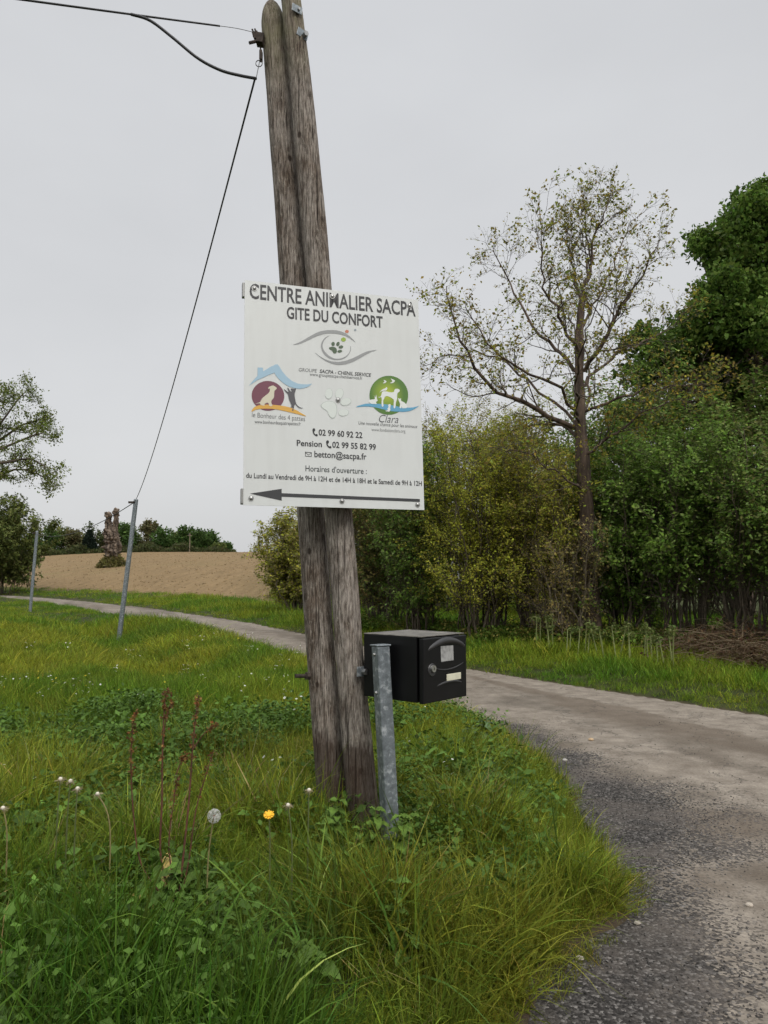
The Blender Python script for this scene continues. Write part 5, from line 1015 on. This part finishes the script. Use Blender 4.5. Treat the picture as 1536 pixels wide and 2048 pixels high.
# loose chippings on the near apron
def chip_mesh(seed):
    rg = np.random.default_rng(seed); bm = bmesh.new(); bmesh.ops.create_icosphere(bm, subdivisions=1, radius=1)
    for v in bm.verts: v.co = Vector((v.co.x * 1., v.co.y * .8, v.co.z * .6)) * float(rg.uniform(.65, 1.15))
    m = bpy.data.meshes.new('chipping'); bm.to_mesh(m); bm.free(); m.materials.append(M_CHIP); a = m.attributes.new('blade', 'FLOAT_COLOR', 'POINT'); a.data.foreach_set('color', np.ones(len(m.vertices) * 4, np.float32)); return m
x, y = sample_area(-.2, 4.2, 1.8, 8.5, 1500, rg); ins, lf, dl, dr = zones(x, y)
na_ = fbm(x * .8 + 3, y * .8 + 11, 5); nb_ = fbm(x * 3.1 + 30, y * 3.1 + 1, 4); ew = .22 + .38 * sstep(8.5, 4, y)
chp = np.maximum(sstep(ew + .7, ew - .35, dl + (na_ - .5) * 1.5 + (nb_ - .5) * .6), sstep(4.1, 1.9, y + (x - 1) * .62 + (na_ - .5) * 4.4 + (nb_ - .5) * 1.6))
k = ins & in_view(x, y) & (rg.random(len(x)) < chp * (.25 + .75 * sstep(.35, .6, nb_)) + .02); x, y = x[k], y[k]; n = len(x)
gt = rg.choice([.03, .045, .06, .09, .15, .22], n, p=[.22, .26, .22, .16, .1, .04])[:, None] * np.array([1.06, 1, .93])
scatter('loose_chippings', np.stack([x, y, np.full(n, .004)], 1), tilt_rot(n, rg, .5), rg.uniform(.0028, .0062, n), rg.integers(0, 4, n), gt, [chip_mesh(k) for k in range(4)], 'loose dark stone chippings beside the verge', 'chippings')

# clods on the ploughed field
x, y = sample_area(-75, 6, 26, 150, 2.2, rg); h, ins, lf, dl, dr = height(x, y, True); fm_ = (1 - sstep(-8, 2, x + (y - 26) * .12)); k = (~ins) & (~lf) & (dr > 4.6) & (fm_ > .5) & in_view(x, y, .05) & (rg.random(len(x)) < (60 / (y + 20)) ** 1.0); x, y, h = x[k], y[k], h[k]; n = len(x)
ct = np.array([.205, .142, .072]) * np.clip(1 + rg.normal(0, .2, (n, 1)), .4, 1.8)
scatter('field_clods', np.stack([x, y, h], 1), tilt_rot(n, rg, .4), rg.uniform(.03, .11, n), rg.integers(0, 4, n), ct, [chip_mesh(20 + k) for k in range(4)], 'crumbly brown clods of the ploughed field', 'soil')
# ------------------------------------------------------------------ single stones on the lane
def stone(px, py, s, col, label, seed):
    g = ground_at(px, py); g[2] = 0.; rg = np.random.default_rng(seed); bm = bmesh.new(); bmesh.ops.create_icosphere(bm, subdivisions=2, radius=s)
    for v in bm.verts: v.co = Vector((v.co.x * 1.15, v.co.y * .9, v.co.z * .65)) * float(1 + rg.uniform(-.12, .12)) + Vector((0, 0, s * .5))
    m = bpy.data.meshes.new('pebble'); bm.to_mesh(m); bm.free(); m.materials.append(flat('pebble_stone_%d' % seed, col, .8, 0, .15, 60)); o = link('pebble', m, None, g); tag(o, label, 'stone', 'pale pebbles lying on the lane')
stone(1160, 1938, .0145, (.42, .38, .32), 'whitish pebble on the dark chippings, nearest to the bottom edge', 1)
stone(1275, 1868, .013, (.30, .27, .22), 'grey brown pebble on the dark chippings near the grass corner', 2)
stone(1500, 1842, .015, (.40, .35, .29), 'cream pebble on the chippings at the right edge', 3)
stone(1130, 1538, .017, (.40, .38, .35), 'pale pebble close to the grass edge halfway along the verge', 4)
stone(1182, 1495, .022, (.42, .30, .18), 'tan stone lying alone on the pale lane', 5)

# ------------------------------------------------------------------ single plants
M_DOCK = flat('dock_stem_red', (.105, .038, .022), .7, 0, .4, 30); M_SEED = flat('dock_seed_rust', (.21, .10, .04), .8, 0, .3, 40)
M_GSTEM = flat('green_stem', (.10, .12, .04), .6, 0, .2, 20); M_TSTEM = flat('tan_stem', (.20, .17, .065), .7, 0, .2, 20)
M_BLEAF = flat('dock_leaf_green', (.060, .105, .016), .65, 0, .4, 22, .2); M_NLEAF = flat('nettle_leaf_green', (.078, .135, .022), .7, 0, .4, 30, .15); M_YLEAF = flat('withered_leaf', (.34, .25, .07), .6, 0, .4, 30)
def leaf_sheet(name, L, W, mat, wave=.12, arch=.5, serr=0, n=12, seed=0):
    rg = np.random.default_rng(seed); V, Fq = [], []
    for k in range(n + 1):
        t = k / n; w = W * .5 * (math.sin(math.pi * min(1, t ** .75 * 1.0)) ** .8 + .02); w *= 1 + (serr if k % 2 else -serr * .4); x_ = L * t * (1 - .12 * t * arch); z_ = L * (.5 * arch * t - arch * .75 * t * t)
        for s in (-1, -.5, 0, .5, 1): V.append((x_, s * w, z_ + abs(s) * w * .35 + wave * w * math.sin(k * 1.9 + s * 2 + seed)))
    for k in range(n):
        for c in range(4): Fq.append((k * 5 + c, k * 5 + c + 1, k * 5 + c + 6, k * 5 + c + 5))
    return mesh_np(name, np.array(V), np.array(Fq), mat, True)
def dock():
    g = ground_at(345, 1830, .05); Yd = g[1]; base = np.array([g[0], Yd, hz(g[0], Yd)]); t = thing('dock_plant', 'tall dock with rust red seed stems in the foreground grass', 'plant', base); rg = np.random.default_rng(4)
    st = [[(352, 1815), (322, 1720), (324, 1600), (325, 1500), (330, 1400), (336, 1382)], [(355, 1815), (368, 1700), (378, 1600), (385, 1500), (393, 1420), (397, 1390)], [(345, 1815), (285, 1735), (268, 1640), (262, 1530), (266, 1450), (274, 1418)], [(358, 1812), (338, 1700), (348, 1600), (356, 1550)], [(356, 1815), (376, 1730), (392, 1620), (415, 1540), (428, 1500)], [(385, 1500), (410, 1465), (436, 1446)], [(352, 1550), (362, 1525), (372, 1508)], [(325, 1500), (332, 1440), (345, 1402)]]
    for k, px in enumerate(st):
        P = resample([at(x_, y_, Yd + .05 * math.sin(k * 2.1) * (i_ / len(px)) - .25 * max(0, (y_ - 1740)) / 100 * 0) for i_, (x_, y_) in enumerate(px)], 22)
        P = P - base
        if k < 5: P[0] = (rg.normal(0, .02), rg.normal(0, .02), 0)
        r = .0046 if k < 2 else .0036 if k < 5 else .0024; V, Fq = tubes(P[None], np.linspace(r, r * .35, 22)[None], 6); s_ = link('stem', mesh_np('stem', V, Fq, M_DOCK, True), t)
        m_ = 170 if k in (0, 1, 2) else 60; f = rg.uniform(.55, 1, m_) * 21; i_ = np.clip(f.astype(int), 0, 20); C = P[i_] + rg.normal(0, .005, (m_, 3)); V, Fq, cc = leaves(C, rg, .0115, [(.24, .11, .04), (.26, .14, .05), (.15, .07, .035), (.16, .13, .05)], .25, .3, .7)
        tag(link('seed_spike', mesh_np('seed_spike', V, Fq, M_LEAF, False, cc), s_), kind='stuff')
    shared = [leaf_sheet('leaf', .30, .070, M_BLEAF, .25, .9, 0, 14, s) for s in range(3)] + [leaf_sheet('leaf', .20, .055, M_BLEAF, .25, .7, 0, 12, 7)]; yl = leaf_sheet('leaf', .22, .045, M_YLEAF, .3, .9, 0, 12, 5)
    for k in range(12):
        m = shared[k % 4] if k not in (4, 11) else yl; o = link('leaf', m, t, (rg.normal(0, .02), rg.normal(0, .02), .06 + rg.random() * .12)); o.rotation_euler = (rg.normal(0, .3), rg.uniform(-.75, -.1), k * 2.4 + rg.normal(0, .3)); o.scale = (rg.uniform(.55, .9),) * 3
        if m is yl: o['label'] = 'withered yellow leaf'
dock()
def bloom(kind, head, foot, Yd, label, group=None):
    hd = at(*head, Yd); ft = at(*foot, Yd); gz = hz(ft[0], Yd); base = np.array([ft[0], Yd, gz]); t = thing('dandelion', label, 'flower', base, group=group); rg = np.random.default_rng(int(head[0]))
    P = resample([base * [1, 1, 1], ft if ft[2] > gz + .03 else base + (hd - base) * .4, hd], 14) - base; V, Fq = tubes(P[None], np.linspace(.0032, .0024, 14)[None], 7); link('stem', mesh_np('stem', V, Fq, M_TSTEM if kind in ('clock', 'tan') else M_GSTEM, True), t); h = hd - base
    if kind == 'clock':
        n = 110; d = unit(np.stack([rnd_dir(n, rg)], 0)[0]); R = .023; P = np.stack([h + d * .004, h + d * R], 1); V, Fq = tubes(P, np.full((n, 2), .00035), 3); parts = [(V, Fq)]
        for q in range(5):
            u = unit(np.cross(d, rnd_dir(n, rg))); P = np.stack([h + d * R * .9, h + d * R * 1.02 + u * .006], 1); parts.append(tubes(P, np.full((n, 2), .0004), 3))
        V, Fq = join(parts); link('seed_head', mesh_np('seed_head', V, Fq, flat('dandelion_down', (.62, .62, .58), .9)), t); MB().cyl(h - [0, 0, .006], h + [0, 0, .003], .005, n=8).build('receptacle', M_SEED, t)
    elif kind == 'yellow':
        V, T = [], []
        for q in range(46):
            a = q * 2.39996; rr = .021 * (rg.uniform(.85, 1.1) if q < 26 else .5); z_ = .004 if q < 26 else .008; w = .0016; b = len(V); ca_, sa_ = math.cos(a), math.sin(a); tl = np.array([0, -.55, .83])
            ex = np.array([1, 0, 0.]); ey = np.array([0, .83, .55]); 
            pt = lambda r_, s_: tuple(h + ex * (ca_ * r_ - sa_ * s_) + ey * (sa_ * r_ + ca_ * s_) + tl * (z_ + r_ * .1)); V += [pt(0, -w * .5), pt(rr * .9, -w), pt(rr, 0), pt(rr * .9, w), pt(0, w * .5)]; T.append([b, b + 1, b + 2]); T.append([b, b + 2, b + 3]); T.append([b, b + 3, b + 4])
        link('petals', mesh_np('petals', np.array(V), np.array(T), flat('dandelion_yellow', (.78, .42, .01), .6)), t); MB().cyl(h - [0, 0, .008], h + [0, 0, .003], .006, .008, n=10).build('sepals', M_GSTEM, t)
    else:
        bm = bmesh.new(); bmesh.ops.create_uvsphere(bm, u_segments=10, v_segments=7, radius=.0075)
        for v in bm.verts: v.co = v.co + Vector(h)
        m = bpy.data.meshes.new('receptacle'); bm.to_mesh(m); bm.free(); m.materials.append(flat('bald_head_%d' % head[0], (.62, .58, .47), .8)); link('receptacle', m, t)
        n = 46; d = unit(rnd_dir(n, rg) * [1, 1, .5] + [0, 0, -.35]); P = np.stack([np.repeat(h[None], n, 0), h + d * rg.uniform(.010, .024, (n, 1))], 1); V, Fq = tubes(P, np.full((n, 2), .0006), 3); link('bracts', mesh_np('bracts', V, Fq, flat('bracts_%d' % head[0], (.33, .27, .17), .9)), t)
bloom('clock', (428, 1632), (416, 1725), 2.75, 'white round dandelion clock in the foreground grass')
bloom('yellow', (538, 1631), (540, 1690), 2.95, 'single yellow dandelion flower left of the pole foot')
bloom('bald', (121, 1558), (114, 1650), 2.9, 'leftmost of three bald pale dandelion heads at the left', 'bald dandelion heads')
bloom('bald', (141, 1562), (134, 1650), 2.92, 'middle one of three bald pale dandelion heads at the left', 'bald dandelion heads')
bloom('bald', (155, 1577), (150, 1660), 2.9, 'right and lowest of three bald pale dandelion heads at the left', 'bald dandelion heads')
bloom('tan', (195, 1588), (220, 1655), 2.9, 'drooping brown dandelion head left of the red dock stems', 'bald dandelion heads')
bloom('bald', (576, 1610), (584, 1690), 2.95, 'bald dandelion head between the yellow flower and the pole', 'bald dandelion heads')
bloom('bald', (618, 1580), (616, 1680), 3.0, 'taller bald dandelion head touching the left side of the pole', 'bald dandelion heads')
bloom('tan', (6, 1616), (14, 1680), 2.8, 'bald brown dandelion head cut by the left edge', 'bald dandelion heads')
# nettles round the foot of the pole
NL = [leaf_sheet('leaf', .088, .050, M_NLEAF, .15, .8, .16, 11, s) for s in range(3)]
def nettle(px, py, Yd, label, seed, hgt=None, name='nettle_plant', lm=NL, grp='nettles round the foot of the pole', np_=7):
    tp = at(px, py, Yd); gz = hz(tp[0], Yd); base = np.array([tp[0], Yd, gz]); h = max(.12, tp[2] - gz); t = thing(name, label, 'plant', base, group=grp); rg = np.random.default_rng(seed); ln = rg.normal(0, .04, 2)
    P = np.stack([np.array([ln[0] * s * s, ln[1] * s * s, h * s]) for s in np.linspace(0, 1, 8)]); V, Fq = tubes(P[None], np.linspace(.003, .0015, 8)[None], 5); link('stem', mesh_np('stem', V, Fq, M_GSTEM, True), t)
    for k in range(np_):
        s = .30 + .70 * k / (np_ - 1); p = np.array([ln[0] * s * s, ln[1] * s * s, h * s])
        for q in (0, 1):
            o = link('leaf', lm[rg.integers(0, len(lm))], t, p); o.rotation_euler = (rg.normal(0, .15), rg.uniform(-.25, .45), k * 1.57 + q * math.pi + rg.normal(0, .25)); o.scale = (rg.uniform(.75, 1.25) * (1.1 - .45 * s),) * 3
for k, (px, py, Yd, lb) in enumerate([(662, 1598, 3.50, 'tallest nettle in front of the left shaft foot'), (690, 1622, 3.45, 'nettle between the two shaft feet'), (640, 1648, 3.38, 'nettle at the left corner of the pole foot'), (716, 1648, 3.40, 'nettle in front of the right shaft foot'), (752, 1618, 3.36, 'nettle in front of the galvanised post'), (782, 1628, 3.30, 'nettle right of the galvanised post foot'), (705, 1690, 3.22, 'low nettle below the pole, nearest to the camera'), (815, 1690, 3.2, 'nettle at the head of the golden grass'), (655, 1700, 3.15, 'low nettle below the left shaft'), (820, 1640, 3.5, 'small nettle to the right of the post'), (900, 1660, 3.5, 'nettle standing free in the verge grass')]): nettle(px, py, Yd, lb, 500 + k)
TL_ = [leaf_sheet('leaf', .085, .036, M_NLEAF, .3, .9, .28, 13, s) for s in range(3)]
nettle(800, 1765, 2.75, 'thistle like plant with jagged leaves in the golden grass', 600, name='jagged_weed', lm=TL_, grp=None, np_=5)
nettle(965, 1440, 6.2, 'bushy green weed at the road edge under the mailbox', 601, name='bushy_weed', lm=[leaf_sheet('leaf', .14, .055, flat('fresh_leaf', (.05, .10, .024), .5, 0, .3, 20), .2, .8, .12, 10, 3)], grp=None, np_=11)
nettle(940, 1452, 6.1, 'lower green weed left of the bushy one at the road edge', 602, name='bushy_weed', lm=[leaf_sheet('leaf', .13, .05, bpy.data.materials['fresh_leaf'], .2, .8, .12, 10, 4)], grp=None, np_=9)
def broadleaf(px, py, label, seed, L=.085, W=.045, nl=12):
    g = ground_at(px, py, .10); base = np.array([g[0], g[1], hz(g[0], g[1])]); t = thing('rosette_weed', label, 'plant', base, group='broad leaved rosettes in the foreground'); rg = np.random.default_rng(seed); lm = [leaf_sheet('leaf', L, W, M_BLEAF, .3, .7, .08, 11, seed + s) for s in range(2)]
    for k in range(nl):
        o = link('leaf', lm[k % 2], t, (rg.normal(0, .02), rg.normal(0, .02), rg.uniform(.06, .15))); o.rotation_euler = (rg.normal(0, .25), rg.uniform(-.55, .05), k * 2.4); o.scale = (rg.uniform(.7, 1.15),) * 3
for k, (px, py, lb) in enumerate([(110, 1790, 'broad leaved rosette at the left, below the bald dandelions'), (60, 1700, 'broad leaved rosette near the left edge'), (200, 1860, 'broad leaved rosette left of the dock foot'), (420, 1840, 'broad leaved rosette right of the dock foot'), (610, 1930, 'broad leaved rosette near the bottom below the pole'), (60, 1960, 'broad leaved rosette in the bottom left corner'), (820, 1900, 'broad leaved rosette low in the verge below the golden grass'), (470, 1560, 'broad leaved rosette halfway between dock and pole')]): broadleaf(px, py, lb, 700 + k)

# ------------------------------------------------------------------ far verge: fern fiddleheads and dead bracken
M_FERN = flat('fern_stalk', (.20, .23, .08), .7, 0, .2, 20)
rg = np.random.default_rng(33)
for k in range(24):
    px = 1070 + k * 12.2 + rg.normal(0, 5); py = 1306 + (px - 1070) * .10 + rg.normal(0, 4); g = ground_at(px, py); base = np.array(g); base[2] = hz(g[0], g[1]); h = rg.uniform(.38, .62)
    t = thing('fern_shoot', 'pale curled fern shoot rising from the verge grass in front of the thicket', 'fern', base, group='curled fern shoots along the thicket')
    ln = rg.normal(0, .06, 2); side = rg.choice([-1, 1]); P = [np.array([ln[0] * s, ln[1] * s, h * s]) for s in np.linspace(0, 1, 6)]; cx = P[-1]
    P += [cx + np.array([side * (.035 - .035 * math.cos(a)), 0, .035 * math.sin(a)]) for a in np.linspace(.5, 4.2, 8)]
    V, Fq = tubes(np.array(P)[None], np.linspace(.011, .006, 14)[None], 5); link('stalk', mesh_np('stalk', V, Fq, M_FERN, True), t)
    C = np.array(P)[5:].repeat(5, 0) + rg.normal(0, .025, (45, 3)); V, Fq, cc = leaves(C, rg, .05, [(.11, .15, .04), (.14, .16, .05)], .2); link('frond_tip', mesh_np('frond_tip', V, Fq, M_LEAF, False, cc), t)
n = 1000; px = 1310 + 280 * rg.random(n) ** .7; Dd = np.interp(px, [1240, 1536], [ground_at(1240, 1316)[1], ground_at(1530, 1345)[1]]) + rg.uniform(-.35, 1.9, n) * np.interp(px, [1240, 1330], [.3, 1]); xs = (px - 768) / F * Dd; zz = height(xs, Dd); a = rg.random(n) * 6.283; L_ = rg.uniform(.3, 1.0, n); el = rg.uniform(-.05, .55, n) + (rg.random(n) < .12) * .7; z0 = rg.random(n) ** 1.8 * .42
d = np.stack([np.cos(a) * np.cos(el), np.sin(a) * np.cos(el), np.sin(el)], 1); s = np.stack([xs, Dd, zz + z0], 1); u = np.linspace(0, 1, 5)[None, :, None]; P = s[:, None] + d[:, None] * u * L_[:, None, None]; P[..., 2] -= (u[..., 0] ** 2) * L_[:, None] * .35; P[..., 2] = np.maximum(P[..., 2], (zz + .02)[:, None])
V1, F1 = tubes(P, np.full((n, 5), .0042), 3); col = np.array([(.17, .115, .07), (.27, .20, .125), (.11, .072, .046), (.34, .27, .18)])[rg.integers(0, 4, n)]; c1 = np.repeat(col, 15, 0)
tri1 = np.concatenate([F1[:, [0, 1, 2]], F1[:, [0, 2, 3]]]); C = pts_on(P, rg, 4, .05, .2); V2, F2, c2_ = leaves(C, rg, .055, [(.115, .068, .036), (.16, .105, .06), (.08, .05, .03)], .3)
tag(link('dead_bracken', mesh_np('dead_bracken', np.vstack([V1, V2]), np.vstack([tri1, F2 + len(V1)]), M_LEAF, False, np.vstack([c1, c2_]))), 'brown collapsed bracken heaped at the foot of the thicket on the right', 'bracken', kind='stuff')
